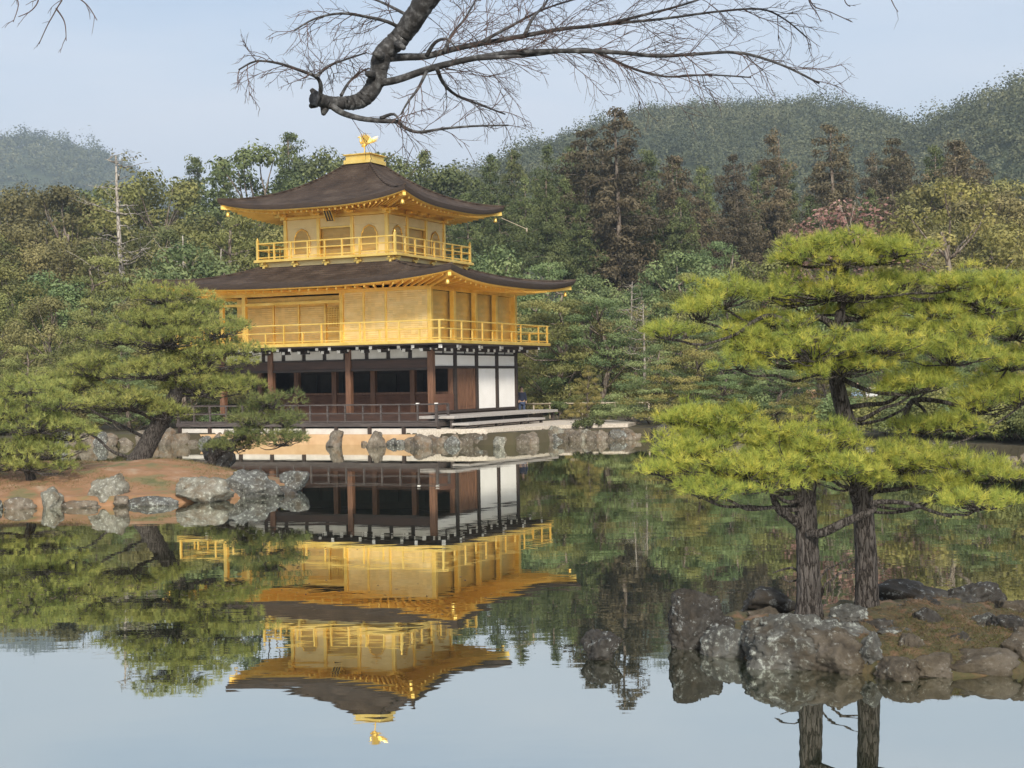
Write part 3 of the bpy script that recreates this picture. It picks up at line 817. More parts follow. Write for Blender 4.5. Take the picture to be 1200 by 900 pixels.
# recessed porch wall
YR = FY0 + 1.15
MB().box(FX0 + .05, XR, YR, YR + .08, 4.615, 6.95).build('porch_wall', M['gold_wall'], pav)
MB().box(XR - .08, XR, FY0 + .11, YR, 4.615, 6.95).build('porch_wall', M['gold_wall'], pav)
for i, x in enumerate((-3.5, -2.05, -.55, .35)):
    column('door_post', x, YR - .05, 4.615, 6.55, .05, M['gold'], square=True)
for x0, x1 in ((-5.0, -3.56), (-3.44, -2.11), (-1.99, -.61)):
    MB().box(x0, x1, YR - .035, YR - .003, 4.75, 6.45).build('porch_door', M['gold_shutter'], pav, bevel=.01)
lw = MB()
for i in range(9): lw.box(-.47 + i * .09, -.44 + i * .09, YR - .06, YR - .01, 5.45, 6.4)
for i in range(9): lw.box(-.47, .28, YR - .062, YR - .012, 5.48 + i * .11, 5.505 + i * .11)
lw.build('lattice_window', M['gold'], pav)
b = MB(); b.box(FX0 + .05, XR, YR - .06, YR - .002, 6.56, 6.68); b.build('porch_lintel', M['gold'], pav)
b = MB(); b.box(FX0 + .1, XR - .1, FY0 - .06, FY0 + .06, 6.52, 6.64); b.build('porch_beam', M['gold'], pav)
# east and west walls: slim wall set back behind the columns
for i in range(4):
    MB().box(FX1 - .30, FX1 - .22, ys_e[i] + .05, ys_e[i + 1] - .05, 4.615, 6.95).build('gilded_wall', M['gold_shaded'], pav)
MB().box(FX0 + .06, FX0 + .14, YR + .1, FY1 - .12, 4.615, 6.95).build('gilded_wall', M['gold_wall'], pav)
MB().box(FX0 + .12, FX1 - .12, FY1 - .1, FY1 + .02, 4.615, 6.95).build('gilded_wall', M['gold_wall'], pav)
b = MB()
b.box(FX0 - .12, FX1 + .12, FY0 - .09, FY0 + .09, 6.953, 7.12); b.box(FX0 - .12, FX1 + .12, FY1 - .09, FY1 + .09, 6.953, 7.12)
b.box(FX1 - .09, FX1 + .09, FY0 + .093, FY1 - .093, 6.953, 7.118); b.box(FX0 - .09, FX0 + .09, FY0 + .093, FY1 - .093, 6.953, 7.118)
b.build('wall_plate', M['gold'], pav, bevel=.01)

# --- curved hipped roofs
def roof(name, cx0, cx1, cy0, cy1, z_mid, rise, tx0, tx1, ty0, ty1, z_top, thick, body, z_plate, power=1.55, nk=22, nt=34, sp=3.0):
    """shingle skin with a thick eave edge, gilded fascia, soffit and rafters; corners sweep up"""
    cor = [(cx0, cy0), (cx1, cy0), (cx1, cy1), (cx0, cy1)]
    top = [(tx0, ty0), (tx1, ty0), (tx1, ty1), (tx0, ty1)]
    bod = [(body[0], body[2]), (body[1], body[2]), (body[1], body[3]), (body[0], body[3])]
    def eave(s, t, off=0.0, inset=0.0):              # t in -1..1 along side s
        a, c = Vector(cor[s]), Vector(cor[(s + 1) % 4])
        p = a.lerp(c, (t + 1) / 2)
        mid = Vector(((cx0 + cx1) / 2, (cy0 + cy1) / 2))
        bow = 0.035 * (1 - t * t)                    # the eave line bows slightly inward between the corners
        q = p.lerp(mid, bow * .35 + inset)
        return Vector((q.x, q.y, z_mid + rise * abs(t) ** sp + off))
    skin = MB(); K = nk + 1; T = nt + 1
    for s in range(4):
        k0 = len(skin.v)
        for k in range(K):
            f = k / nk
            for i in range(T):
                t = -1 + 2 * i / nt
                tt = math.copysign(abs(t) ** .8, t)
                e = eave(s, tt, thick)
                a, c = Vector(top[s]), Vector(top[(s + 1) % 4])
                q = a.lerp(c, (tt + 1) / 2)
                xy = Vector((e.x, e.y)).lerp(q, f)
                base = z_mid + thick + (e.z - z_mid - thick) * (1 - f) ** 2.2
                z = base + (z_top - z_mid - thick) * (.42 * f + .58 * f ** (power + .9))
                skin.v.append((xy.x, xy.y, z))
        for k in range(nk):
            for i in range(nt):
                q = k0 + k * T + i
                skin.f.append((q, q + 1, q + T + 1, q + T))
    ro = skin.build(name, M['shingle'], pav, True)
    edge = MB()
    fas = MB(); sof = MB(); raf = MB()
    for s in range(4):
        k0 = len(edge.v)
        for i in range(T):
            t = -1 + 2 * i / nt; t = math.copysign(abs(t) ** .8, t)
            edge.v += [tuple(eave(s, t, thick - .001)), tuple(eave(s, t, thick * .45, .004)), tuple(eave(s, t, 0, .016))]
        for i in range(nt):
            q = k0 + 3 * i
            edge.f += [(q, q + 1, q + 4, q + 3), (q + 1, q + 2, q + 5, q + 4)]
        k0 = len(fas.v)
        for i in range(T):
            t = -1 + 2 * i / nt; t = math.copysign(abs(t) ** .8, t)
            fas.v += [tuple(eave(s, t, -.001, .0165)), tuple(eave(s, t, -.055, .024)), tuple(eave(s, t, -.06, .045))]
        for i in range(nt):
            q = k0 + 3 * i
            fas.f += [(q, q + 1, q + 4, q + 3), (q + 1, q + 2, q + 5, q + 4)]
        k0 = len(sof.v)
        for i in range(T):
            t = -1 + 2 * i / nt; t = math.copysign(abs(t) ** .8, t)
            e = eave(s, t, -.05, .03)
            a, c = Vector(bod[s]), Vector(bod[(s + 1) % 4]); q = a.lerp(c, (t + 1) / 2)
            sof.v += [tuple(e), (q.x, q.y, z_plate + .22)]
        for i in range(nt):
            q = k0 + 2 * i
            sof.f.append((q, q + 1, q + 3, q + 2))
        n = 30 if s in (0, 2) else 24
        for i in range(n + 1):
            t = -.97 + 1.94 * i / n
            e = eave(s, t, -.12, .05)
            a, c = Vector(bod[s]), Vector(bod[(s + 1) % 4]); q = a.lerp(c, (t * .98 + 1) / 2)
            raf.beam(e, (q.x, q.y, z_plate + .12), .075, .09)
    edge.build('eave_edge', M['shingle_edge'], ro, True)
    fas.build('fascia', M['gold_soffit'], ro, True)
    sof.build('soffit', M['gold_soffit'], ro, True)
    raf.build('rafters', M['gold_soffit'], ro)
    # hip rafters with a wind bell at each corner
    for k in range(4):
        q = Vector(bod[k]); e = Vector(eave(k, -1, -.16, .03)); d = (Vector((e.x, e.y)) - q).normalized()
        hip = MB().beam((q.x, q.y, z_plate + .1), e + Vector((d.x * .05, d.y * .05, 0)), .15, .17).build('hip_rafter', M['gold'], pav, bevel=.01)
        c = e + Vector((-d.x * .28, -d.y * .28, 0))
        MB().lathe([(.0, -.12), (.012, -.12), (.012, -.2), (.07, -.22), (.085, -.32), (.11, -.42), (.0, -.42)], c, 10).build('wind_bell', M['gold'], hip, True)
    # cluster ridge tile lines along the four hips
    for k in range(4):
        hp = MB(); pts = []
        for j in range(14):
            f = j / 13
            e = eave(k, -1, thick); a = Vector(top[k])
            xy = Vector((e.x, e.y)).lerp(a, f)
            z = z_mid + thick + (e.z - z_mid - thick) * (1 - f) ** 2.2 + (z_top - z_mid - thick) * (.42 * f + .58 * f ** (power + .9))
            pts.append((xy.x, xy.y, z + .012))
        hp.tube(pts, .06, 6); hp.build('hip_ridge', M['shingle'], ro, True)
    return ro
roof('lower_roof', -8.05, 8.12, -6.45, 7.25, 7.15, .43, TX - 3.5, TX + 3.5, TY - 3.5, TY + 3.5, 8.42, .25, (FX0, FX1, FY0, FY1), 7.02, 1.1)
# --- top storey
b = MB(); b.box(TX - 3.62, TX + 3.62, TY - 3.62, TY + 3.62, 8.20, 8.56); b.build('balcony_skirt', M['gold_skirt'], pav, bevel=.01)
b = MB(); b.box(TX - TA - .06, TX + TA + .06, TY - TA - .06, TY + TA + .06, 8.563, 8.69); b.build('upper_balcony', M['gold'], pav, bevel=.015)
for s in range(4):
    for i in range(5):
        t = -TA * .9 + i * TA * .45
        cs = [(TX + t, TY - 3.62, 0, -1), (TX + 3.62, TY + t, 1, 0), (TX + t, TY + 3.62, 0, 1), (TX - 3.62, TY + t, -1, 0)][s]
        x, y, dx, dy = cs
        m = MB()
        m.beam((x, y, 8.52), (x + dx * .24, y + dy * .24, 8.52), .12, .08)
        m.beam((x + dx * .06 - dy * .2, y + dy * .06 + dx * .2, 8.43), (x + dx * .06 + dy * .2, y + dy * .06 - dx * .2, 8.43), .09, .09)
        m.beam((x, y, 8.34), (x + dx * .12, y + dy * .12, 8.34), .12, .09)
        m.build('balcony_bracket', M['gold'], pav)
k = TA - .09
for (p, q, e) in (((TX - k, TY - k), (TX + k, TY - k), (1, 1)), ((TX + k, TY - k), (TX + k, TY + k), (0, 1)),
                  ((TX - k, TY + k), (TX + k, TY + k), (1, 0)), ((TX - k, TY - k), (TX - k, TY + k), (0, 0))):
    railing(p, q, 8.692, .78, M['gold'], (1.0, .60, .14), .98, .075, .055, 'upper_railing', e, end_h=.14, cap=True)
bx = [TX - TB, TX - TB + 1.87, TX + TB - 1.87, TX + TB]
by_ = [TY - TB, TY - TB + 1.87, TY + TB - 1.87, TY + TB]
for x in bx:
    column('upper_column', x, TY - TB, 8.692, 10.62, .085, M['gold'], square=True)
    column('upper_column', x, TY + TB, 8.692, 10.62, .085, M['gold'], square=True)
for y in by_[1:3]:
    column('upper_column', TX + TB, y, 8.692, 10.62, .085, M['gold'], square=True)
    column('upper_column', TX - TB, y, 8.692, 10.62, .085, M['gold'], square=True)
cusp = [(-.42, 0), (-.44, .55), (-.40, .80), (-.34, .88), (-.30, 1.0), (-.20, 1.08), (-.12, 1.11), (0, 1.17), (.12, 1.11), (.20, 1.08), (.30, 1.0), (.34, .88), (.40, .80), (.44, .55), (.42, 0)]
def face_pt(face, a, o, z):          # a along the face, o outward
    if face == 0: return (TX + a, TY - TB - o, z)
    if face == 1: return (TX + TB + o, TY + a, z)
    if face == 2: return (TX - a, TY + TB + o, z)
    return (TX - TB - o, TY - a, z)
def arch_window(face, a):
    z0 = 8.98
    n = len(cusp)
    pane = MB(); ring = MB()
    f0 = [face_pt(face, a + u_, .035, z0 + v_) for u_, v_ in cusp]; f1 = [face_pt(face, a + u_, -.02, z0 + v_) for u_, v_ in cusp]
    pane.add(f0 + f1, [tuple(range(n))] + [tuple(range(2 * n - 1, n - 1, -1))] + [(i, i + n, (i + 1) % n + n, (i + 1) % n) for i in range(n)])
    w_ = pane.build('arched_window', M['shade_and_pane_gold'], pav)
    ring.tube([face_pt(face, a + u_, .05, z0 + v_) for u_, v_ in cusp], .028, 6)
    ring.build('frame', M['gold'], w_)
    ba = MB()
    for u_ in (-.24, -.08, .08, .24): ba.beam(face_pt(face, a + u_, .05, z0), face_pt(face, a + u_, .05, z0 + .98), .022, .022)
    ba.build('window_bars', M['gold'], w_)
def panel(face, a0, a1, z0, z1, o0, o1, name, mat):
    p, q = face_pt(face, a0, o0, z0), face_pt(face, a1, o1, z1)
    return MB().box(min(p[0], q[0]), max(p[0], q[0]), min(p[1], q[1]), max(p[1], q[1]), z0, z1).build(name, mat, pav)
for face in range(4):
    e0 = TB - .088
    for a0, a1 in ((-e0, -TB + 1.87 - .088), (TB - 1.87 + .088, e0)):
        panel(face, a0, a1, 8.695, 10.2, -.05, .0, 'upper_storey_wall', M['gold_skirt'])
        arch_window(face, (a0 + a1) / 2)
    h = TB - 1.87 - .088
    panel(face, -h, h, 8.695, 10.2, -.16, -.10, 'door_recess', M['shade_and_pane_gold'])
    for a in (-.66, -.24, .24, .66):
        c = MB(); c.beam(face_pt(face, a, .02, 8.7), face_pt(face, a, .02, 10.1), .085, .085); c.build('door_stile', M['gold'], pav, bevel=.01)
    c = MB(); c.beam(face_pt(face, -h, .0, 10.15), face_pt(face, h, .0, 10.15), .08, .08); c.beam(face_pt(face, -h, .0, 9.25), face_pt(face, h, .0, 9.25), .05, .05)
    c.build('door_rail', M['gold'], pav)
    panel(face, -TB + .088, TB - .088, 10.203, 10.6, -.05, .02, 'upper_wall_band', M['gold_skirt'])
    panel(face, -TB + .02, TB - .02, 10.603, 11.15, -.10, -.04, 'eave_wall', M['gold_soffit'])
    c = MB(); z = 10.69
    p, q = face_pt(face, -TB - .25, .0, z), face_pt(face, TB + .25, .0, z)
    c.beam(p, q, .2, .13 if face % 2 == 0 else .124)
    for a in (-TB, -TB + 1.87, 0, TB - 1.87, TB):
        c.beam(face_pt(face, a, 0, 10.83), face_pt(face, a, .62, 10.83), .13, .12)
        c.beam(face_pt(face, a - .25, .3, 10.80), face_pt(face, a + .25, .3, 10.80), .1, .1)
    c.build('eave_bracket_row', M['gold'], pav)
up = roof('upper_roof', TX - 5.1, TX + 5.1, TY - 5.1, TY + 5.1, 10.87, .46, TX - .62, TX + .62, TY - .62, TY + .62, 13.46, .22, (TX - TB, TX + TB, TY - TB, TY + TB), 10.86, 1.35)
# name board hung under the front eave (two pale strokes on a dark board)
pb = MB(); pb.add([(TX + .02 + x, TY - TB - o, z) for x, o, z in ((-.2, .46, 10.40), (.2, .46, 10.40), (.2, .76, 10.88), (-.2, .76, 10.88), (-.2, .40, 10.42), (.2, .40, 10.42), (.2, .70, 10.90), (-.2, .70, 10.90))],
                  [(0, 1, 2, 3), (7, 6, 5, 4), (0, 4, 5, 1), (1, 5, 6, 2), (2, 6, 7, 3), (3, 7, 4, 0)])
nb = pb.build('name_board', M['dark_wood'], pav)
sb = MB()
for x in (-.07, .07): sb.beam((TX + .02 + x, TY - TB - .49, 10.44), (TX + .02 + x, TY - TB - .755, 10.85), .04, .02)
sb.build('gilt_strokes', M['gold'], nb)
fb = MB(); 
for x in (-.21, .21): fb.beam((TX + .02 + x, TY - TB - .45, 10.38), (TX + .02 + x, TY - TB - .765, 10.89), .04, .05)
fb.build('board_frame', M['gold'], nb)
# long gilded spout reaching out past the right corner
sp = MB(); e = Vector((TX + 5.0, TY + 4.9, 10.98))
sp.beam(e, e + Vector((1.0, .9, -.55)), .028, .028); sp.lathe([(.0, .1), (.04, .08), (.05, -.08), (.0, -.14)], e + Vector((1.0, .9, -.58)), 8)
sp.build('eave_spout', M['bamboo'], pav)
# --- finial base and the bird on top
fb = MB(); fb.box(TX - .76, TX + .76, TY - .76, TY + .76, 13.42, 13.62); fb.box(TX - .68, TX + .68, TY - .68, TY + .68, 13.62, 13.84); fb.box(TX - .78, TX + .78, TY - .78, TY + .78, 13.84, 13.90)
fb.lathe([(.0, 14.02), (.16, 14.0), (.26, 13.9)][::-1], (TX, TY, 0), 12)
fin = fb.build('finial_base', M['gold'], pav, bevel=.012)
def bird():
    bm = bmesh.new()
    def blob(c, r, rot=0):
        geo = bmesh.ops.create_icosphere(bm, subdivisions=2, radius=1.0)
        mtx = Matrix.Translation(c) @ Matrix.Rotation(rot, 4, 'Y') @ Matrix.Diagonal((*r, 1))
        bmesh.ops.transform(bm, matrix=mtx, verts=geo['verts'])
    blob((0, 0, .44), (.18, .09, .10), .5)
    me = bpy.data.meshes.new('bird'); bm.to_mesh(me); bm.free(); me.materials.append(M['gold'])
    me.polygons.foreach_set('use_smooth', [True] * len(me.polygons))
    o = link('bird', me, pav); o.location = (TX, TY, 13.98); o.rotation_euler = (0, 0, R_(200))
    n = MB(); n.tube([(.13, 0, .50), (.21, 0, .62), (.20, 0, .76), (.24, 0, .82)], [.075, .05, .04, .05], 8)
    n.tube([(.23, 0, .82), (.29, 0, .82), (.35, 0, .79)], [.052, .035, .004], 8)
    for q in range(3): n.tube([(.22, 0, .86), (.16 - .03 * q, 0, .93 + .02 * q)], [.012, .004], 5)
    n.build('head', M['gold'], o, True)
    l = MB()
    for sy in (-.05, .05): l.tube([(.02, sy, .36), (-.01, sy, .2), (.02, sy, 0)], [.035, .018, .02], 6)
    l.build('bird_legs', M['gold'], o)
    for sy in (-1, 1):
        wv = MB()
        for q in range(6):
            a = math.radians(88 + q * 9)
            ln = .52 - .03 * abs(q - 2)
            base = Vector((.06 - q * .03, sy * .1, .5)); tip = base + Vector((math.cos(a) * ln * .8, sy * .20, math.sin(a) * ln))
            d = (tip - base); s_ = Vector((d.z, 0, -d.x)).normalized() * .045
            m_ = base.lerp(tip, .6); k_ = Vector((0, .008, 0))
            wv.add([base - s_ * .6 + k_, m_ - s_ + k_, tip + k_, m_ + s_ + k_, base + s_ * .6 + k_, base - s_ * .6 - k_, m_ - s_ - k_, tip - k_, m_ + s_ - k_, base + s_ * .6 - k_],
                   [(0, 1, 2, 3, 4), (9, 8, 7, 6, 5)] + [(i, i + 5, (i + 1) % 5 + 5, (i + 1) % 5) for i in range(5)])
        wv.build('wing', M['gold'], o)
    t = MB()
    for q in range(5):
        a = math.radians(118 + q * 11); ln = .60 - .05 * abs(q - 1)
        base = Vector((-.14, (q - 2) * .025, .46)); pts = [base, base + Vector((math.cos(a) * ln * .6 - .05, (q - 2) * .05, math.sin(a) * ln * .55)), base + Vector((math.cos(a) * ln - .12, (q - 2) * .09, math.sin(a) * ln * .85))]
        t.tube(pts, [.02, .035, .006], 5)
    t.build('tail', M['gold'], o)
bird()

# ------------------------------------------------------------------ rocks
def rock_mesh(name, size, seed, mat, sub=3, facets=9, rough=.10):
    bm = bmesh.new()
    bmesh.ops.create_icosphere(bm, subdivisions=sub, radius=1.0)
    me = bpy.data.meshes.new(name); bm.to_mesh(me); bm.free()
    n = len(me.vertices)
    co = np.zeros(n * 3); me.vertices.foreach_get('co', co); co = co.reshape(-1, 3)
    rng = np.random.default_rng(seed)
    co = co / np.max(np.abs(co), 1, keepdims=True) ** .45           # blockier than a ball
    for _ in range(facets + 6):
        d = unit(rng.normal(size=3) * np.array([1, 1, .8])); h = rng.uniform(.55, .95)
        k = np.maximum(0, co @ d - h); co = co - k[:, None] * d * .97
    off = Vector(rng.uniform(-50, 50, 3))
    nr = unit(co)
    a1 = np.array([mnoise.fractal(Vector(c) * 1.3 + off, 1.0, 2.0, 3) for c in co])
    a2 = np.array([abs(mnoise.fractal(Vector(c) * 3.4 + off, .8, 2.1, 5)) for c in co])
    a3 = np.array([mnoise.fractal(Vector(c) * 11 + off, .7, 2.2, 4) for c in co]) if sub >= 5 else 0 * a1
    co = co * (1 + rough * 1.3 * a1[:, None]) - nr * (rough * 1.5 * a2[:, None]) + nr * (.022 * a3[:, None])
    me.vertices.foreach_set('co', (co * np.array(size)).ravel())
    me.materials.append(mat)
    me.polygons.foreach_set('use_smooth', [sub >= 4] * len(me.polygons))
    me.update()
    return me
def rock(u, v_top, v_base, w_px, D, mat, seed, label, group=None, depth=0.8, name='rock', tilt=0.0, sub=4, rough=.14, sink=.25, facets=9):
    """a rock filling w_px columns between rows v_top and v_base at distance D"""
    a = P(u - w_px / 2, v_base, D); c = P(u + w_px / 2, v_base, D); t = P(u, v_top, D); b = P(u, v_base, D)
    wd = (c - a).length; ht = t.z - b.z
    z0 = b.z - sink * ht
    k_ = {'rocks edging the red-soil island': .59, 'rocks set round the pine islet': .63}.get(group, .66)
    me = rock_mesh(name, (wd * k_, wd * k_ * depth, (t.z - z0) * (k_ - .02)), seed, M[mat], sub, facets, rough)
    o = link(name, me)
    o.location = (b.x, D + wd * .25 * depth, (t.z + z0) / 2)
    o.rotation_euler = (0, tilt, random.Random(seed).uniform(0, 6.28) if depth > .7 else 0)
    tag(o, label, 'rock', group)
    return o

# ------------------------------------------------------------------ left island and right islet ground
islA = [P(u, 450, D).xy for u, D in ((-260, 34.5), (-120, 34.2), (-20, 34.3), (60, 34.4), (150, 34.6), (235, 35.3), (300, 36.8), (345, 38.2), (352, 39.6), (330, 41.2), (285, 42.6), (220, 43.6), (140, 44.2), (40, 45), (-120, 46), (-260, 46))]
def islA_z(X, Y):
    d = poly_dist(X, Y, islA)
    z = -.5 + .72 * sstep((d + .3) / .6) + .50 * sstep((d - .1) / 3.4) + np.clip(d, 0, 1) * (.05 * vnoise(X, Y, 1.1, 5) + .035 * np.abs(vnoise(X, Y, 3.5, 6)) + .016 * vnoise(X, Y, 11, 16))
    m = P(208, 545, 39.2)
    return z + .14 * np.exp(-((X - m.x) ** 2 + (Y - m.y) ** 2) / 1.6)
xs = np.arange(min(p.x for p in islA) - .6, max(p.x for p in islA) + .7, .10); ys = np.arange(33.6, 46.8, .10)
tag(link('island', grid_sheet('island', xs, ys, islA_z, M['soil'], -.45)), 'low island of reddish bare soil with a mossy crown', kind='structure')
def isA(x, y): return float(islA_z(np.array([x]), np.array([y]))[0])

islB = [P(u, 450, D).xy for u, D in ((790, 15.6), (815, 15.0), (870, 14.5), (930, 14.05), (1000, 13.75), (1060, 13.55), (1130, 13.5), (1195, 13.55), (1235, 14.0), (1250, 14.9), (1232, 15.9), (1190, 16.6), (1110, 17.0), (1020, 17.0), (920, 16.6), (830, 16.3))]
def islB_z(X, Y):
    d = poly_dist(X, Y, islB)
    z = -.3 + .37 * sstep((d + .1) / .28) + .16 * sstep(d / .5) + .08 * sstep((d - .4) / 1.0) + np.clip(d * 2, 0, 1) * (.04 * vnoise(X, Y, 3.0, 8) + .06 * np.abs(vnoise(X, Y, 6, 9)) + .022 * vnoise(X, Y, 19, 10) + .012 * vnoise(X, Y, 50, 14))
    return z
xs = np.arange(min(p.x for p in islB) - .3, max(p.x for p in islB) + .3, .045); ys = np.arange(13.1, 17.6, .045)
tag(link('islet', grid_sheet('islet', xs, ys, islB_z, M['islet_soil'], -.28)), 'small rocky islet carrying the two pine trunks', kind='structure')
def isB(x, y): return float(islB_z(np.array([x]), np.array([y]))[0])

# gravel terrace in front of the pavilion's east side
def terr(pts, z): return [(*p, z) for p in pts]
tp = [BW(6.2, -6.35).xy, BW(9.2, -5.6).xy, P(655, 450, 67.6).xy, P(735, 450, 67.9).xy, P(745, 450, 70).xy, P(690, 450, 78).xy, BW(7.0, 5.5).xy, BW(6.2, 4).xy]
tb = MB(); n_ = len(tp)
tb.add(terr(tp, -.6) + terr(tp, .69), [tuple(range(n_, 2 * n_))] + [(i, (i + 1) % n_, (i + 1) % n_ + n_, i + n_) for i in range(n_)])
tag(tb.build('terrace', M['gravel']), 'pale gravel terrace beside the pavilion', kind='structure')

# rocks of the right islet
RB = 'rocks set round the pine islet'
rock(812, 700, 772, 70, 15.2, 'rock_dark', 211, 'pointed dark rock at the left tip of the pine islet', RB, .7, sub=6, facets=14)
rock(842, 716, 775, 40, 15.1, 'rock_dark', 212, 'lower dark shoulder of rock right beside the pointed islet rock', RB, .7, sub=5)
rock(853, 740, 778, 52, 14.75, 'rock_grey', 22, 'squat grey rock with a rusty foot right of the pointed islet rock', RB, .8, sub=5)
rock(938, 714, 791, 148, 14.25, 'rock_grey', 24, 'big lichen-spotted grey boulder below the left pine trunk', RB, .62, sub=6, facets=9, rough=.12)
rock(1050, 775, 802, 44, 13.5, 'rock_islet', 25, 'small tan rock standing in the water in front of the islet', RB, .8, sub=5)
rock(1150, 765, 798, 118, 13.65, 'rock_islet', 27, 'long low brownish rock along the right front edge of the islet', RB, .5, sub=4, rough=.15)
rock(1155, 716, 760, 50, 14.9, 'rock_grey', 28, 'white-topped dark rock at the right of the islet', RB, .8, sub=5)
rock(1078, 703, 742, 62, 15.6, 'rock_dark', 29, 'rounded dark rock right of the right pine trunk', RB, .8, sub=5)
rock(1078, 684, 722, 120, 16.7, 'rock_dark', 30, 'long dark ridge of rock along the back of the islet', RB, .5, sub=4, rough=.15)
rock(898, 692, 722, 66, 16.2, 'rock_dark', 31, 'low dark rock at the back left of the islet', RB, .7, sub=4)
rock(1000, 712, 735, 44, 14.9, 'rock_grey', 32, 'low grey-green rock between the pine trunks and the boulder', RB, .8, sub=5)
rock(1205, 745, 793, 74, 14.0, 'rock_islet', 33, 'brown rock cut by the right edge of the picture', RB, .8, sub=5)
rock(1045, 738, 752, 40, 14.4, 'rock_grey', 34, 'flat grey stone half sunk in the needle litter of the islet', RB, .8, sub=5)
rock(1100, 770, 799, 50, 13.6, 'rock_islet', 37, 'brown ledge rock between the tan standing rock and the long low rock', RB, .7, sub=5)
rock(1028, 725, 752, 60, 14.7, 'rock_dark', 38, 'dark mossy rock right below the right pine trunk', RB, .7, sub=5)
rock(1112, 738, 764, 50, 14.4, 'rock_islet', 39, 'brown hump of rock in the middle of the islet right half', RB, .7, sub=5)
rock(880, 735, 765, 50, 14.9, 'rock_islet', 40, 'reddish brown rock between the squat grey rock and the big boulder', RB, .7, sub=5)
rock(832, 728, 752, 40, 15.6, 'rock_dark', 35, 'dark stone tucked behind the pointed islet rock', RB, .8, sub=5)
rock(990, 745, 797, 86, 13.95, 'rock_islet', 36, 'mossy brown boulder right of the big grey boulder', RB, .8, sub=5)

for i, (u, vt, vb, w, D, mt, lab) in enumerate((
        (1060, 722, 744, 34, 15.2, 'rock_islet', 'small brown stone behind the flat grey stone of the islet'), (1092, 728, 752, 40, 14.8, 'rock_dark', 'dark stone in the litter right of the flat grey stone'),
        (1132, 722, 742, 46, 15.6, 'rock_islet', 'brown stone left of the white-topped rock'), (1122, 752, 775, 44, 14.1, 'rock_dark', 'dark stone above the long low front rock'),
        (1180, 735, 762, 50, 14.6, 'rock_dark', 'dark hump of rock right of the white-topped rock'), (1075, 758, 780, 36, 13.9, 'rock_islet', 'brown stone above the ledge rock at the islet front'),
        (1190, 712, 736, 56, 15.9, 'rock_islet', 'brown rock at the back right of the islet'), (900, 722, 742, 44, 15.5, 'rock_islet', 'brown stone between the dark back rock and the left trunk'),
        (1140, 695, 722, 70, 16.6, 'rock_dark', 'dark rock ending the back ridge at the right'), (1025, 755, 778, 34, 13.9, 'rock_grey', 'grey stone above the small tan rock'),
        (975, 735, 752, 40, 14.6, 'rock_islet', 'brown stone leaning on the right shoulder of the big boulder'))):
    rock(u, vt - 9, vb, w * 1.1, D, mt, 230 + i, lab, RB, .8, sub=5)
rock(703, 742, 773, 42, 14.75, 'rock_dark', 250, 'lone dark rock standing in open water left of the pine islet', None, .8, sub=5)
# rocks of the left island
RA = 'rocks edging the red-soil island'
rock(57, 567, 601, 30, 34.2, 'rock_pale', 41, 'pale squared upright stone at the front of the left island', RA, .8, facets=14)
rock(125, 556, 590, 44, 34.9, 'rock_pale', 42, 'leaning pale lichened rock in front of the leaning pine', RA, .8, tilt=.45, sub=4)
rock(232, 562, 590, 66, 35.2, 'rock_pale', 43, 'broad pale green-lichened boulder on the island shore', RA, .8, sub=4)
rock(290, 553, 582, 70, 36.6, 'rock_grey', 44, 'large grey boulder with rusty foot near the island tip', RA, .8, sub=4)
rock(342, 553, 576, 46, 38.2, 'rock_grey', 45, 'grey boulder at the outermost tip of the island', RA, .8, sub=4)
rock(175, 583, 597, 66, 34.5, 'rock_grey', 46, 'long flat grey stone at the island waterline', RA, .5)
rock(98, 587, 598, 46, 34.3, 'rock_warm', 47, 'flat tan stone right of the squared upright stone', RA, .5)
rock(20, 584, 599, 40, 34.2, 'rock_warm', 48, 'flat tan stone left of the squared upright stone', RA, .6)
rock(-8, 583, 600, 22, 34.2, 'rock_grey', 49, 'small grey stone at the left edge of the picture', RA, .7)
rock(328, 570, 582, 40, 37.2, 'rock_dark', 50, 'dark low stone at the waterline below the island tip', RA, .6)
rock(252, 515, 545, 46, 42.6, 'rock_dark', 51, 'dark boulder behind the small leaning pine on the island', RA, .8)
rock(140, 580, 592, 24, 34.5, 'rock_warm', 52, 'small rusty stone under the leaning pale rock', RA, .7)

# stones along the pavilion shore
RS = 'stones lining the far shore by the pavilion'
for i, (u, vt, w, mat, lab) in enumerate((
        (392, 507, 22, 'rock_warm', 'rounded tan standing stone below the pavilion veranda, left of the greyish upright one'),
        (440, 508, 18, 'rock_warm', 'greyish upright stone below the middle of the pavilion veranda'),
        (493, 507, 24, 'rock_warm', 'orange-brown standing stone below the right end of the veranda'),
        (585, 513, 16, 'rock_pale', 'small pale stone on the ledge below the gravel terrace'))):
    D = 64.9 - (u - 392) * .018
    rock(u, vt, 525, w, D - .35, mat, 60 + i, lab, RS, .8)
rs = random.Random(5)
for i in range(17):                                   # low stones of the edging course
    u = 336 + i * 12.2 + rs.uniform(-3, 3); D = np.interp(u, SH_U, SH_D)
    rock(u, 512 + rs.uniform(-2, 3), 524, 13 + rs.uniform(0, 6), D - .25, rs.choice(['rock_warm', 'rock_grey', 'rock_warm']), 80 + i,
         'low edging stone at the waterline in front of the pavilion', 'low edging stones in front of the pavilion', .7, sub=2)
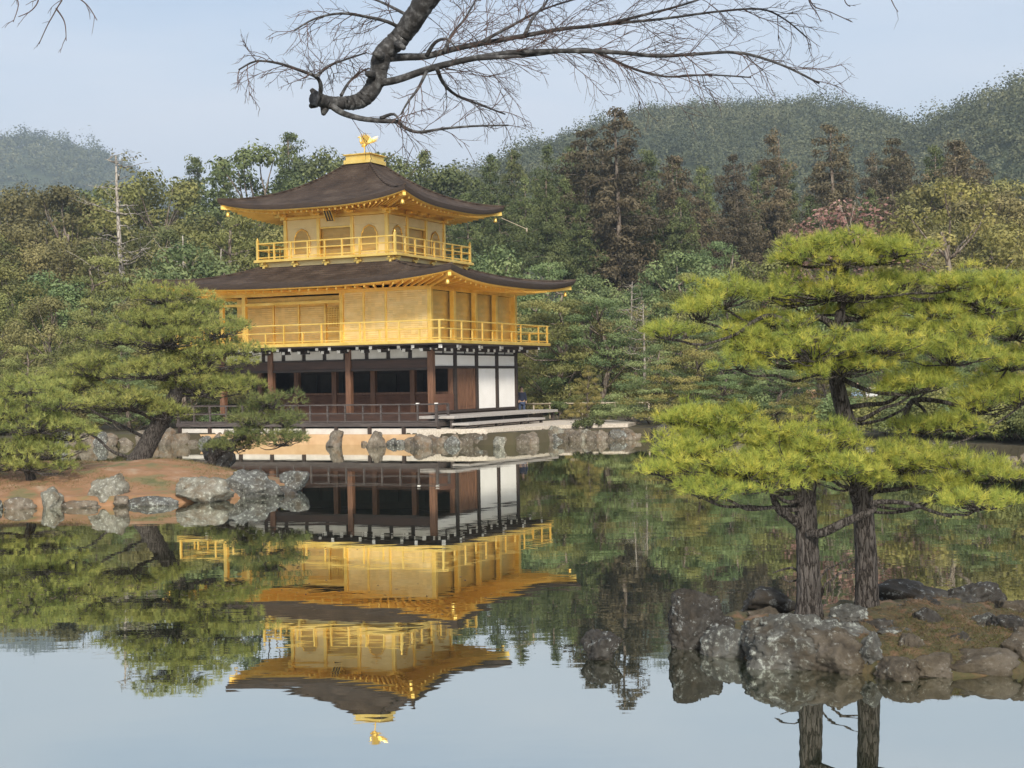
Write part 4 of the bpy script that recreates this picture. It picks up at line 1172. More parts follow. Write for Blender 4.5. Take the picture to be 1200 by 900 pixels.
for i, (u, vt, w, mat) in enumerate(((533, 513, 26, 'rock_warm'), (562, 511, 30, 'rock_grey'), (590, 512, 24, 'rock_grey'), (613, 509, 26, 'rock_warm'), (650, 496, 20, 'rock_pale'), (668, 505, 20, 'rock_warm'),
                                     (688, 502, 22, 'rock_pale'), (703, 505, 14, 'rock_warm'), (722, 506, 26, 'rock_grey'), (742, 507, 22, 'rock_warm'))):
    labs = ('mossy low stone under the corner of the veranda', 'long dark stone of the terrace wall', 'grey stone of the terrace wall right of the long dark one', 'brown stone of the terrace wall below the deck step',
            'tall pale pointed stone at the end of the gravel terrace', 'brown stone right of the tall pale pointed one', 'pale rounded stone below the clipped shrubs', 'small pale stone right of the rounded pale one',
            'broad grey stone at the right end of the terrace wall', 'brown stone where the terrace meets the pines')
    rock(u, vt, 521 if u < 640 else 517, w, (64.0 if u < 640 else 66.3), mat, 110 + i, labs[i], 'stones of the gravel terrace wall', .7)
for i in range(24):
    u = 524 + i * 9.2 + rs.uniform(-2, 2); D = 63.9 if u < 632 else 66.2; lo = 521.5 if u < 632 else 517
    rock(u, lo - 8 - rs.uniform(0, 4), lo + 2, 11 + rs.uniform(0, 5), D - .1, rs.choice(['rock_warm', 'rock_grey', 'rock_islet', 'rock_islet']), 300 + i, 'small facing stone of the terrace wall at the waterline', 'small facing stones of the terrace wall', .6, sub=3)
for i in range(20):
    u = 528 + i * 10.8 + rs.uniform(-2, 2); D = 64.2 if u < 632 else 66.5; lo = 515 if u < 632 else 511
    rock(u, lo - 5 - rs.uniform(0, 3), lo + 4, 12 + rs.uniform(0, 5), D, rs.choice(['rock_warm', 'rock_islet', 'rock_warm']), 330 + i, 'facing stone in the top course of the gravel terrace wall', 'top course stones of the terrace wall', .6, sub=3)
rock(776, 500, 516, 28, 65.5, 'rock_dark', 125, 'dark square stone at the shore under the layered pines', None, .8)
LS = 'stones on the far shore left of the pavilion'
for i in range(15):
    u = 70 + i * 15.5 + rs.uniform(-5, 5); D = np.interp(u, SH_U, SH_D)
    rock(u, 507 + rs.uniform(-5, 7), 524, 16 + rs.uniform(0, 9), D - .2, rs.choice(['rock_warm', 'rock_warm', 'rock_grey']), 130 + i,
         'brownish stone on the far shore behind the red-soil island', LS, .8, sub=2)
for i in range(22):
    u = 800 + i * 24 + rs.uniform(-6, 6); D = np.interp(u, SH_U, SH_D)
    b_ = P(u, 450, D - .2); vb = yh_at(u) + F_PX * CAM_Z / D
    rock(u, vb - rs.uniform(7, 16), vb + 1, 22 + rs.uniform(0, 14), D - .2, rs.choice(['rock_warm', 'rock_dark', 'rock_grey']), 160 + i,
         'rough stone on the shore below the pines at the right', 'stones on the right-hand shore', .8, sub=2)

# ------------------------------------------------------------------ trees
def bent(a, b, sag=0.0, jit=0.1, n=7, seed=0):
    r = random.Random(seed)
    a, b = Vector(a), Vector(b); L = (b - a).length
    off = Vector((0, 0, 0)); pts = []
    for i in range(n):
        t = i / (n - 1)
        if 0 < i < n - 1: off = off * .6 + Vector((r.uniform(-1, 1), r.uniform(-1, 1), r.uniform(-1, 1))) * jit * L * .5
        w = 1 - abs(2 * t - 1) ** 2
        pts.append(a.lerp(b, t) + Vector((0, 0, -sag * L * 4 * t * (1 - t))) + off * w)
    return pts
def taper(r0, r1, n, p=1.0):
    return [r0 + (r1 - r0) * (i / (n - 1)) ** p for i in range(n)]

class Pine:
    """pads of needle tufts carried by limbs that leave a bent trunk"""
    def __init__(s, seed, needle_L, needle_w, per_tuft, spacing, twig_r):
        s.rng = np.random.default_rng(seed); s.seed = seed
        s.wood = MB(); s.limb = MB(); s.tw = MB(); s.V = []; s.T = []
        s.L, s.w, s.n, s.sp, s.tr = needle_L, needle_w, per_tuft, spacing, twig_r
        s.k = 0
    def trunk(s, pts, rads, n=14):
        # refine with a little wobble
        P_, R__ = [], []
        pts = [Vector(p) for p in pts]
        for i in range(len(pts) - 1):
            p0 = pts[max(i - 1, 0)]; p1 = pts[i]; p2 = pts[i + 1]; p3 = pts[min(i + 2, len(pts) - 1)]
            for j in range(5):
                t = j / 5
                q = .5 * ((2 * p1) + (p2 - p0) * t + (2 * p0 - 5 * p1 + 4 * p2 - p3) * t * t + (3 * p1 - p0 - 3 * p2 + p3) * t ** 3)
                P_.append(q); R__.append((rads[i] + (rads[i + 1] - rads[i]) * t) * (1 + .05 * math.sin(3.1 * len(P_) + s.seed)))
        P_.append(pts[-1]); R__.append(rads[-1])
        s.tpts = P_; s.trad = R__
        s.wood.tube(P_, R__, n)
    def branch(s, pts, r0, r1, n=8):
        pts = [Vector(p) for p in pts]; out = []
        for i in range(len(pts) - 1):
            p0 = pts[max(i - 1, 0)]; p1 = pts[i]; p2 = pts[i + 1]; p3 = pts[min(i + 2, len(pts) - 1)]
            for j in range(4):
                t = j / 4
                out.append(.5 * ((2 * p1) + (p2 - p0) * t + (2 * p0 - 5 * p1 + 4 * p2 - p3) * t * t + (3 * p1 - p0 - 3 * p2 + p3) * t ** 3))
        out.append(pts[-1])
        s.limb.tube(out, taper(r0, r1, len(out)), n)
    def pad(s, c, rx, ry, rz, frm=None, r0=None, lumps=None, tint=0.5, dens=1.0):
        rng = s.rng; c = Vector(c); s.k += 1
        if frm is None:
            # leave the trunk a little below the pad
            def cost(q):
                low = .25 * math.hypot(q.x - c.x, q.y - c.y)
                return math.sqrt((q.x - c.x) ** 2 + (q.y - c.y) ** 2 + (q.z - c.z + low) ** 2)
            best = min(s.tpts, key=cost)
            frm = best
        hub = c + Vector((0, 0, -rz * .7))
        s.branch(bent(frm, hub, .06, .10, 6, s.seed * 31 + s.k), r0 or s.tr * 4.5, s.tr * 1.6, 7)
        lumps = lumps or max(6, int(rx * ry / (s.lump ** 2) * s.full))
        for i in range(lumps):
            a = rng.uniform(0, 2 * math.pi); q = math.sqrt(rng.uniform(.0, 1))
            wob = .68 + .30 * math.sin(3 * a + s.k * 1.7) * math.sin(2 * a + s.k)
            lx, ly = rx * q * math.cos(a) * (wob + .22), ry * q * math.sin(a) * (wob + .22)
            lz = rz * (1.15 * math.sqrt(max(0, 1 - q * q)) * rng.uniform(.15, 1.0) - .42) + rng.normal() * rz * .2
            lc = np.array([c.x + lx, c.y + ly, c.z + lz])
            lr = s.lump * rng.uniform(.65, 1.2)
            s.tw.tube(bent(hub, lc - np.array([0, 0, lr * .2]), .04, .16, 5, s.seed * 77 + s.k * 19 + i), taper(s.tr * 1.4, s.tr * .6, 5), 5)
            m = max(8, int(2.2 * dens * (lr / s.sp) ** 2))
            d = unit(rng.normal(size=(m, 3))); d[:, 2] = np.abs(d[:, 2]) * 1.1 - .22
            d = unit(d)
            tp = lc + d * np.array([lr, lr, lr * .6]) * rng.uniform(.45, 1.0, (m, 1))
            up = unit(d * np.array([1.0, 1.0, .7]) + np.array([0, 0, .75]) + rng.normal(size=(m, 3)) * .22)
            for q2 in range(0, m, 4):                      # a few visible shoots
                s.tw.tube([lc + (tp[q2] - lc) * .1, lc + (tp[q2] - lc) * .55 - np.array([0, 0, .03 * lr]), tp[q2]], [s.tr * .5, s.tr * .4, s.tr * .3], 3, False)
            base = np.repeat(tp, s.n, 0); upr = np.repeat(up, s.n, 0)
            nd_ = unit(upr + rng.normal(size=upr.shape) * .62)
            L = s.L * rng.uniform(.65, 1.15, len(base))
            s.V.append(needles(base - upr * s.L * .25 * rng.random((len(base), 1)), nd_, L, s.w * rng.uniform(.7, 1.2, len(base)), rng))
            tt = np.repeat(np.clip(rng.normal(tint + rng.normal() * .14, .20, m), 0, 1), s.n)
            s.T.append(np.clip(tt + rng.normal(0, .05, len(base)), 0, 1))
    def build(s, loc, name, label, cat, group, mat, bark='pine_bark'):
        loc = Vector(loc)
        root = empty(name, loc); tag(root, label, cat, group)
        def put(n, me):
            o = link(n, me, root); o.location = -loc; return o
        put('trunk', s.wood.mesh('trunk', M[bark], True))
        put('limbs', s.limb.mesh('limbs', M[bark], True))
        put('twigs', s.tw.mesh('twigs', M[bark], True))
        put('crown', np_mesh('crown', np.concatenate(s.V), 3, np.concatenate(s.T), M[mat]))
        print(name, 'needles', sum(len(v) for v in s.V))
        return root

# --- the two near pines on the islet
def near_pine(seed):
    p = Pine(seed, .095, .0042, 20, .062, .0065); p.lump = .15; p.full = 2.75; return p
def pxpad(p, u, v, hw, hh, D, ry=None, **kw):
    c = P(u, v, D); s_ = D / F_PX
    p.pad(c, hw * s_, (ry if ry else hw * s_ * .8), hh * s_, **kw)
pl = near_pine(3)
tb_ = P(948, 712, 15.2)
pl.trunk([P(948, 722, 15.2), P(948, 700, 15.2), P(947, 655, 15.2), P(945, 615, 15.2), P(944, 575, 15.2), P(950, 540, 15.25), P(962, 515, 15.35)], [.155, .128, .116, .112, .11, .085, .05])
pl.branch([P(938, 615, 15.15), P(926, 606, 15.1), P(914, 598, 15.0), P(907, 585, 14.9), P(905, 570, 14.85)], .055, .03)
pl.branch([P(948, 626, 15.1), P(965, 624, 14.95), P(990, 612, 14.85), P(1012, 603, 14.8), P(1024, 596, 14.8), P(1022, 590, 14.75), P(1038, 588, 14.7), P(1065, 590, 14.6), P(1095, 600, 14.5), P(1116, 606, 14.45)], .052, .012)
pxpad(pl, 852, 546, 104, 24, 14.9, .55)
pxpad(pl, 832, 512, 62, 22, 15.3, .5)
pxpad(pl, 845, 487, 66, 20, 15.5, .5)
pxpad(pl, 925, 530, 70, 28, 14.9, .5)
pxpad(pl, 962, 512, 62, 28, 15.2, .55)
pxpad(pl, 900, 563, 52, 16, 14.6, .4)
pxpad(pl, 1149, 587, 50, 15, 14.4, .45, frm=P(1105, 603, 14.5), r0=.014)
pxpad(pl, 828, 572, 46, 14, 14.6, .4)
for (u, v, hw, hh, D, ry) in ((772, 548, 28, 12, 14.8, .3), (800, 490, 34, 14, 15.6, .35), (985, 545, 42, 16, 14.7, .35), (805, 528, 44, 14, 15.0, .35)):
    pxpad(pl, u, v, hw, hh, D, ry, r0=.018)
pl.build(tb_, 'pine_tree', 'left pine of the islet pair, its low yellow-green pads spreading over the water', 'pine tree', 'near pines on the rocky islet', 'needle_gold')
pr = near_pine(4)
tr_ = P(1015, 708, 15.6)
pr.trunk([P(1016, 718, 15.6), P(1016, 700, 15.6), P(1015, 650, 15.6), P(1012, 605, 15.6), P(1010, 570, 15.6), P(1004, 530, 15.6), P(992, 492, 15.6), P(983, 460, 15.6), P(978, 425, 15.6), P(982, 385, 15.6), P(988, 345, 15.6), P(993, 300, 15.6)],
         [.145, .125, .113, .11, .105, .10, .09, .082, .07, .058, .042, .02])
pr.branch([P(1004, 590, 15.5), P(1000, 575, 15.4), P(1005, 560, 15.35), P(1028, 552, 15.3), P(1060, 545, 15.2), P(1100, 548, 15.1)], .05, .018)
pr.branch([P(1020, 578, 15.5), P(1045, 560, 15.4), P(1075, 548, 15.4)], .04, .02)
pr.branch([P(1012, 575, 15.6), P(1035, 545, 15.9), P(1050, 515, 16.1), P(1060, 490, 16.2), P(1070, 470, 16.2), P(1100, 470, 16.2), P(1130, 478, 16.1)], .055, .02)
pr.branch([P(982, 388, 15.6), P(960, 372, 15.5), P(935, 382, 15.4), P(905, 370, 15.3), P(885, 376, 15.2), P(862, 392, 15.1), P(825, 404, 15.0)], .04, .012)
pr.branch([P(985, 362, 15.6), P(1015, 345, 15.7), P(1046, 343, 15.8), P(1075, 352, 15.9), P(1110, 350, 16.0), P(1150, 358, 16.1), P(1200, 352, 16.2)], .036, .016)
pr.branch([P(980, 440, 15.6), P(1010, 455, 15.4), P(1040, 462, 15.3), P(1070, 462, 15.2)], .03, .012)
pxpad(pr, 948, 290, 42, 14, 15.5, .35)
pxpad(pr, 1000, 287, 50, 15, 15.7, .45)
pxpad(pr, 1052, 292, 36, 13, 15.5, .35)
pxpad(pr, 985, 304, 48, 10, 15.3, .35)
pxpad(pr, 935, 300, 34, 14, 15.6, .3)
pxpad(pr, 968, 338, 82, 20, 15.5, .6)
pxpad(pr, 848, 344, 44, 24, 15.4, .45)
pxpad(pr, 822, 362, 40, 22, 15.2, .4)
pxpad(pr, 783, 388, 34, 14, 15.0, .4, frm=P(825, 404, 15.0), r0=.014)
pxpad(pr, 955, 405, 110, 27, 15.2, .65)
pxpad(pr, 872, 398, 36, 18, 15.2, .4)
pxpad(pr, 1112, 414, 52, 20, 15.3, .5)
pxpad(pr, 1060, 380, 46, 18, 15.7, .45)
pxpad(pr, 1150, 345, 60, 30, 16.0, .55, frm=P(1150, 358, 16.1), r0=.02)
pxpad(pr, 1095, 360, 40, 18, 16.0, .45, frm=P(1075, 352, 15.9), r0=.02)
pxpad(pr, 1190, 380, 50, 26, 16.0, .5, frm=P(1150, 358, 16.1), r0=.02)
pxpad(pr, 1180, 420, 45, 18, 16.0, .5, frm=P(1130, 478, 16.1), r0=.02)
pxpad(pr, 1225, 350, 45, 30, 16.2, .5, frm=P(1200, 352, 16.2), r0=.02)
pxpad(pr, 1068, 452, 48, 15, 15.2, .45)
pxpad(pr, 1150, 470, 50, 22, 16.1, .5, frm=P(1130, 478, 16.1), r0=.02)
pxpad(pr, 1118, 495, 40, 15, 15.9, .45, frm=P(1070, 470, 16.2), r0=.02)
pxpad(pr, 1052, 535, 82, 28, 15.2, .55)
pxpad(pr, 1130, 545, 48, 18, 15.0, .45)
pxpad(pr, 1000, 560, 60, 20, 14.9, .45)
pxpad(pr, 1178, 330, 40, 16, 16.2, .4, frm=P(1150, 358, 16.1), r0=.02)
for (u, v, hw, hh, D, ry) in ((985, 430, 58, 14, 15.1, .4), (1030, 402, 46, 17, 14.9, .4), (1012, 362, 58, 16, 15.9, .4), (900, 374, 48, 13, 15.7, .4), (1128, 384, 58, 20, 15.6, .45), (1175, 448, 46, 22, 16.3, .4), (1092, 442, 52, 15, 15.7, .4),
                              (1078, 500, 44, 12, 15.8, .35), (888, 512, 42, 16, 15.3, .35), (1098, 566, 42, 12, 14.9, .35), (1168, 556, 34, 12, 14.7, .35), (1030, 300, 40, 14, 15.8, .35), (1045, 330, 44, 14, 15.9, .4), (930, 350, 40, 14, 15.9, .35), (865, 425, 36, 12, 15.0, .35), (1200, 460, 30, 18, 15.8, .4), (1115, 330, 36, 14, 15.8, .35)):
    pxpad(pr, u, v, hw, hh, D, ry, r0=.018)
pr.build(tr_, 'pine_tree', 'right pine of the islet pair, tall and bent with broad yellow-green tiers', 'pine tree', 'near pines on the rocky islet', 'needle_gold')
# dead twigs and root sprays between the trunks
st = MB()
for pts in (((940, 672), (928, 665), (915, 668), (905, 672)), ((945, 688), (935, 680), (925, 682), (912, 676)), ((962, 700), (967, 685), (975, 680), (985, 672), (1003, 668)),
            ((972, 694), (973, 682), (982, 672), (1003, 672)), ((965, 695), (960, 680), (968, 668), (985, 660), (1003, 652))):
    st.tube([P(u, v, 15.3) for u, v in pts], taper(.016, .006, len(pts)), 6)
tag(st.build('dead_branch', M['pine_bark'], None, True), 'bare crooked dead branch between the two pine trunks on the islet', 'branch')

# --- pines on the left island
def mid_pine(seed):
    p = Pine(seed, .15, .0115, 12, .115, .014); p.lump = .34; p.full = 3.7; return p
D0 = 40.5
pm = mid_pine(7)
b0 = P(168, 540, D0)
pm.trunk([P(160, 546, D0), P(168, 530, D0), P(182, 505, D0), P(197, 480, D0), P(208, 455, D0), P(206, 425, D0), P(200, 395, D0), P(196, 365, D0), P(196, 345, D0)], [.34, .27, .24, .22, .19, .15, .12, .08, .05])
for (u, v, hw, hh, dd, ry) in ((195, 345, 46, 14, 0, .9), (170, 372, 40, 16, .3, .9), (230, 360, 38, 14, .2, .8), (258, 385, 46, 15, -.2, .8), (195, 395, 62, 18, -.4, 1.1), (140, 395, 28, 12, .2, .8),
                               (240, 420, 55, 17, -.3, 1.0), (175, 432, 62, 16, -.5, 1.1), (110, 430, 52, 15, .2, 1.0), (85, 448, 50, 16, .3, 1.0), (230, 452, 55, 16, -.2, 1.0), (270, 448, 35, 13, .2, .8), (150, 470, 55, 15, -.8, 1.0), (195, 485, 28, 10, -.8, .6), (70, 470, 50, 15, .3, .9), (205, 372, 40, 14, -.5, .8), (275, 408, 36, 11, 0, .7)):
    pxpad(pm, u, v, hw, hh, D0 + dd, ry, r0=.055)
pm.build(b0, 'pine_tree', 'leaning layered pine on the red-soil island, overlapping the pavilion', 'pine tree', 'pines on the left island', 'needle_mid')
p2 = mid_pine(8)
b0 = P(250, 545, 40.2)
p2.trunk([P(246, 550, 40.2), P(252, 535, 40.2), P(268, 522, 40.1), P(285, 508, 40), P(300, 490, 40), P(312, 470, 40)], [.14, .12, .11, .09, .07, .03])
for (u, v, hw, hh, dd, ry) in ((320, 470, 28, 12, 0, .6), (300, 490, 36, 12, -.2, .7), (335, 492, 26, 12, .1, .6), (285, 508, 34, 10, -.3, .6), (330, 515, 36, 11, -.1, .7), (275, 522, 34, 8, -.4, .6), (305, 480, 26, 10, .4, .5)):
    pxpad(p2, u, v, hw, hh, 40 + dd, ry, r0=.04)
p2.build(b0, 'pine_tree', 'small dark green pine leaning over the water at the island tip', 'pine tree', 'pines on the left island', 'needle_dark')
p3 = mid_pine(9)
D0 = 36.5
b0 = P(35, 572, D0)
p3.trunk([P(36, 580, D0), P(36, 560, D0), P(30, 540, D0), P(36, 510, D0), P(32, 480, D0), P(36, 455, D0)], [.14, .12, .10, .085, .06, .03])
for (u, v, hw, hh, dd, ry) in ((30, 452, 50, 15, .2, .9), (70, 470, 40, 15, 0, .8), (0, 480, 50, 18, 0, .9), (45, 495, 55, 17, -.3, .9), (85, 505, 34, 14, .1, .7), (10, 520, 50, 16, -.3, .8), (60, 528, 40, 14, -.3, .8), (35, 545, 40, 10, -.5, .6), (-25, 500, 40, 20, 0, .8), (-20, 540, 40, 12, 0, .7)):
    pxpad(p3, u, v, hw, hh, D0 + dd, ry, r0=.04)
p3.build(b0, 'pine_tree', 'bushy bright green pine at the left edge, on the island behind the squared stone', 'pine tree', 'pines on the left island', 'needle_mid')

# ------------------------------------------------------------------ the wood behind: kinds of tree, a few meshes of each
def crown_cards(rng, clumps, per, lsz, asp=.6, flat=.6, droop=0.0, upn=.4):
    """clumps: (centre, radius); leaves sit on each clump's shell"""
    V, T = [], []
    for c, r, tint in clumps:
        m = max(6, int(per * r * r))
        d = unit(rng.normal(size=(m, 3)))
        q = np.asarray(c) + d * np.array([r, r, r * flat]) * rng.uniform(.55, 1.08, (m, 1))
        nr = unit(d + rng.normal(size=d.shape) * .38 + np.array([0, 0, upn]))
        ax = np.cross(nr, rng.normal(size=d.shape)) + np.array([0, 0, -droop])
        L = lsz * rng.uniform(.6, 1.35, m)
        V.append(cards(q, ax, nr, L, L * asp))
        T.append(np.clip(rng.normal(tint, .07, m), 0, 1))
    return np.concatenate(V), np.concatenate(T)

PROTO = {}
def add_proto(kind, i, trunk, limbs, V, T, mat, H, barkm='far_bark', trunk_n='trunk'):
    t = trunk.mesh('trunk', M[barkm], True)
    l = limbs.mesh('limbs', M[barkm], True) if limbs.v else None
    c = np_mesh('crown', V, 4, T, M[mat])
    PROTO.setdefault(kind, []).append((t, l, c, H))

def proto_broad(kind, i, seed, mat, H=12.0, R=4.2, low=.18, nc=96, lsz=.225, per=190, tall=1.0, open_=0.0):
    rng = np.random.default_rng(seed)
    tr = MB(); lm = MB()
    top = Vector((rng.normal() * .4, rng.normal() * .4, H * .72))
    pts = bent((0, 0, -1.0), top, 0, .05, 7, seed); tr.tube(pts, taper(.30, .09, 7), 8)
    cl = []
    for k in range(nc):
        # envelope: a broad, uneven dome
        a = rng.uniform(0, 2 * math.pi); h = rng.beta(1.5, 1.25)
        prof = math.sin(math.pi * min(1, (h * .88 + .12))) ** .6
        rr = R * prof * (rng.uniform(.35, 1.0) ** .5) * (1 + .22 * math.sin(a * 2 + seed) + .12 * math.sin(a * 3 + 2 * seed))
        z = H * (low + (.97 - low) * h)
        r = rng.uniform(.6, 1.25) * (1.15 - .35 * h)
        c = np.array([rr * math.cos(a), rr * math.sin(a), z - r * .4])
        cl.append((c, r, rng.uniform(.12, .88)))
        if k % 3 == 0:
            s0 = pts[min(6, 1 + int(h * 5))]
            lm.tube(bent(s0, c, .05, .12, 5, seed + k), taper(.085, .025, 5), 5)
    V, T = crown_cards(rng, cl, per, lsz, .62, .68)
    add_proto(kind, i, tr, lm, V, T, mat, H)

def proto_cedar(kind, i, seed, mat, H=22.0, R=3.6, low=.32, lev=15, lsz=.28, per=190, broken=.0, tw=.38):
    rng = np.random.default_rng(seed)
    tr = MB(); lm = MB()
    tr.tube(bent((0, 0, -1), (rng.normal() * .3, rng.normal() * .3, H * .98), 0, .015, 9, seed), taper(tw, .06, 9), 9)
    cl = []
    for k in range(lev):
        t = k / (lev - 1)
        z = H * (low + (.985 - low) * t)
        rad = R * ((1 - t) ** .62 * (.75 + .25 * math.sin(seed + k * 1.9)) + .10) * (.62 if t < .08 else 1)
        n = max(2, int(3 + 4.2 * rad / R + rng.integers(0, 2)))
        a0 = rng.uniform(0, 6.28)
        for q in range(n):
            if rng.random() < broken: continue
            a = a0 + q * 2 * math.pi / n + rng.normal() * .3
            ln = rad * rng.uniform(.6, 1.15)
            tip = np.array([ln * math.cos(a), ln * math.sin(a), z - ln * .16 + rng.normal() * .3])
            lm.tube(bent((0, 0, z), tip, -.03, .06, 4, seed * 7 + k * 11 + q), taper(.075 * (1 - t * .5), .02, 4), 4)
            base_t = rng.uniform(.15, .85)
            for g in (1.0, .66, .36):
                if g < .5 and ln < 1.4: continue
                c = tip * np.array([g, g, 0]) + np.array([0, 0, z - ln * g * .16]) + rng.normal(size=3) * .18
                cl.append((c, (.48 + .34 * (1 - t)) * rng.uniform(.75, 1.35) * (1 if g == 1 else .9), base_t))
    cl.append((np.array([0, 0, H * .985]), .5, .5))
    V, T = crown_cards(rng, cl, per, lsz, .5, .72, .35, .25)
    add_proto(kind, i, tr, lm, V, T, mat, H)

def proto_tier(kind, i, seed, mat, H=9.0, R=4.0, low=.12, lev=10, lsz=.21, per=230):
    """garden pine with flat overlapping tiers"""
    rng = np.random.default_rng(seed)
    tr = MB(); lm = MB()
    tpts = bent((0, 0, -.6), (rng.normal() * .6, rng.normal() * .6, H * .93), 0, .09, 8, seed); tr.tube(tpts, taper(.26, .06, 8), 8)
    cl = []
    for k in range(lev):
        t = k / (lev - 1); z = H * (low + (.97 - low) * t); rad = R * ((1 - t) ** .7 * .95 + .16)
        n = max(2, int(2 + 4 * rad / R)); a0 = rng.uniform(0, 6.28)
        for q in range(n):
            a = a0 + q * 2 * math.pi / n + rng.normal() * .4; ln = rad * rng.uniform(.45, 1.0)
            c0 = np.array([ln * math.cos(a), ln * math.sin(a), z + rng.normal() * .22])
            tt = rng.uniform(.2, .85)
            lm.tube(bent(tpts[min(7, int(t * 7))], c0, .03, .1, 5, seed * 5 + k * 13 + q), taper(.07, .02, 5), 4)
            for g in range(int(3 + 3 * rad / R)):
                b = rng.uniform(0, 6.28); w = rad * .38 * rng.random() ** .5
                cl.append((c0 + np.array([w * math.cos(b), w * math.sin(b), rng.normal() * .10]), rng.uniform(.42, .85), tt + rng.normal() * .07))
    V, T = crown_cards(rng, cl, per, lsz, .32, .34, -.35, .6)
    add_proto(kind, i, tr, lm, V, T, mat, H)

def _end(): pass
def proto_bare(kind, i, seed, H=16.0, R=3.2, mat='leaf_brown', per=10):
    rng = np.random.default_rng(seed); tr = MB(); lm = MB(); cl = []
    tp = bent((0, 0, -1), (.3, 0, H), 0, .02, 9, seed); tr.tube(tp, taper(.30, .04, 9), 8)
    for k in range(26):
        t = rng.uniform(.35, .98); z = H * t; a = rng.uniform(0, 6.28); ln = R * (1.15 - t * .75) * rng.uniform(.5, 1.1)
        tip = np.array([ln * math.cos(a), ln * math.sin(a), z + ln * rng.uniform(-.1, .45)])
        pp = bent((0, 0, z), tip, .04, .14, 6, seed * 3 + k); lm.tube(pp, taper(.07, .015, 6), 4)
        for q in range(3):
            e = np.array(pp[3 + q % 3]) + rng.normal(size=3) * .8; lm.tube(bent(pp[2 + q % 3], e, 0, .1, 4, seed + k * 5 + q), taper(.03, .01, 4), 3)
            if rng.random() < .6: cl.append((e, rng.uniform(.35, .7), rng.uniform(.2, .9)))
    V, T = crown_cards(rng, cl, per * 4, .26, .5, .7)
    add_proto(kind, i, tr, lm, V, T, mat, H, 'pale_bark')

for i in range(3): proto_broad('olive', i, 100 + i, 'leaf_olive', 12, 4.3 + .3 * i)
for i in range(3): proto_broad('brown', i, 110 + i, 'leaf_brown', 12, 4.0 + .4 * i)
for i in range(3): proto_broad('green', i, 120 + i, 'leaf_green', 13, 3.7 + .3 * i, .15)
for i in range(2): proto_broad('grey', i, 130 + i, 'leaf_blue', 10, 4.0, .1)
for i in range(1): proto_broad('yellow', i, 140 + i, 'leaf_yellow', 12, 4.6, .15, 56)
for i in range(1): proto_broad('pink', i, 150 + i, 'leaf_pink', 10, 3.4, .25, 46, .20, 60)
for i in range(4): proto_cedar('cedar', i, 160 + i, 'leaf_cedar', 22, 4.3 + .4 * i, .30 + .04 * i, 15)
for i in range(4): proto_cedar('cypress', i, 170 + i, 'leaf_green', 19, 3.4 + .25 * i, .34, 15, .26, 180, tw=.26)
for i in range(3): proto_cedar('stemcypress', i, 176 + i, 'leaf_green', 20, 3.2 + .2 * i, .56, 10, .26, 180, tw=.24)
for i in range(3): proto_tier('tier', i, 180 + i, 'leaf_blue', 9, 4.0)
for i in range(2): proto_tier('tierolive', i, 190 + i, 'leaf_olive', 9, 4.2)
for i in range(2): proto_tier('tiergreen', i, 195 + i, 'leaf_yellow', 8, 4.2, .1, 9)
proto_bare('bare', 0, 200); proto_bare('bare', 1, 201, 14, 3.6)
proto_bare('deadstem', 0, 203, 12, 1.3, 'leaf_brown', 2)

LOOK = {'olive': 'rounded olive-green tree', 'brown': 'brownish olive tree', 'green': 'dark green tree', 'grey': 'soft grey-green tree',
        'yellow': 'tawny yellow-olive tree', 'pink': 'pinkish bare-twigged tree', 'cedar': 'bronze conical cedar', 'cypress': 'deep green cypress', 'stemcypress': 'long-stemmed high cypress',
        'tier': 'grey-green layered pine', 'tierolive': 'olive layered pine', 'tiergreen': 'yellow-green layered pine', 'bare': 'half-bare pale-trunked tree', 'deadstem': 'dead pale stem'}
NAME = {'olive': 'evergreen_tree', 'brown': 'evergreen_tree', 'green': 'evergreen_tree', 'grey': 'bushy_tree', 'yellow': 'evergreen_tree', 'pink': 'bare_tree', 'cedar': 'cedar_tree',
        'cypress': 'cypress_tree', 'stemcypress': 'cypress_tree', 'tier': 'pine_tree', 'tierolive': 'pine_tree', 'tiergreen': 'pine_tree', 'bare': 'bare_tree', 'deadstem': 'dead_tree'}
tr_rng = random.Random(77)
USED = {}
def plant(kind, u, v_top, D, label, group='trees of the wood behind the pond', wide=1.0, idx=None, base=None):
    pr_ = PROTO[kind]; n = USED.get(kind, 0); USED[kind] = n + 1
    t, l, c, H = pr_[(n if idx is None else idx) % len(pr_)]
    top = P(u, v_top, D); g = gz(top.x, D) if base is None else base
    sz = (top.z - g) / H
    sw = sz * wide if kind not in ('cedar', 'cypress', 'stemcypress') else max(sz * .85, .75) * wide
    root = empty(NAME[kind], (top.x, D, g), tr_rng.uniform(0, 6.28))
    root.scale = (sw, sw, sz)
    tag(root, label, 'tree', group)
    link('trunk', t, root)
    if l: link('limbs', l, root)
    link('crown', c, root)
    return root

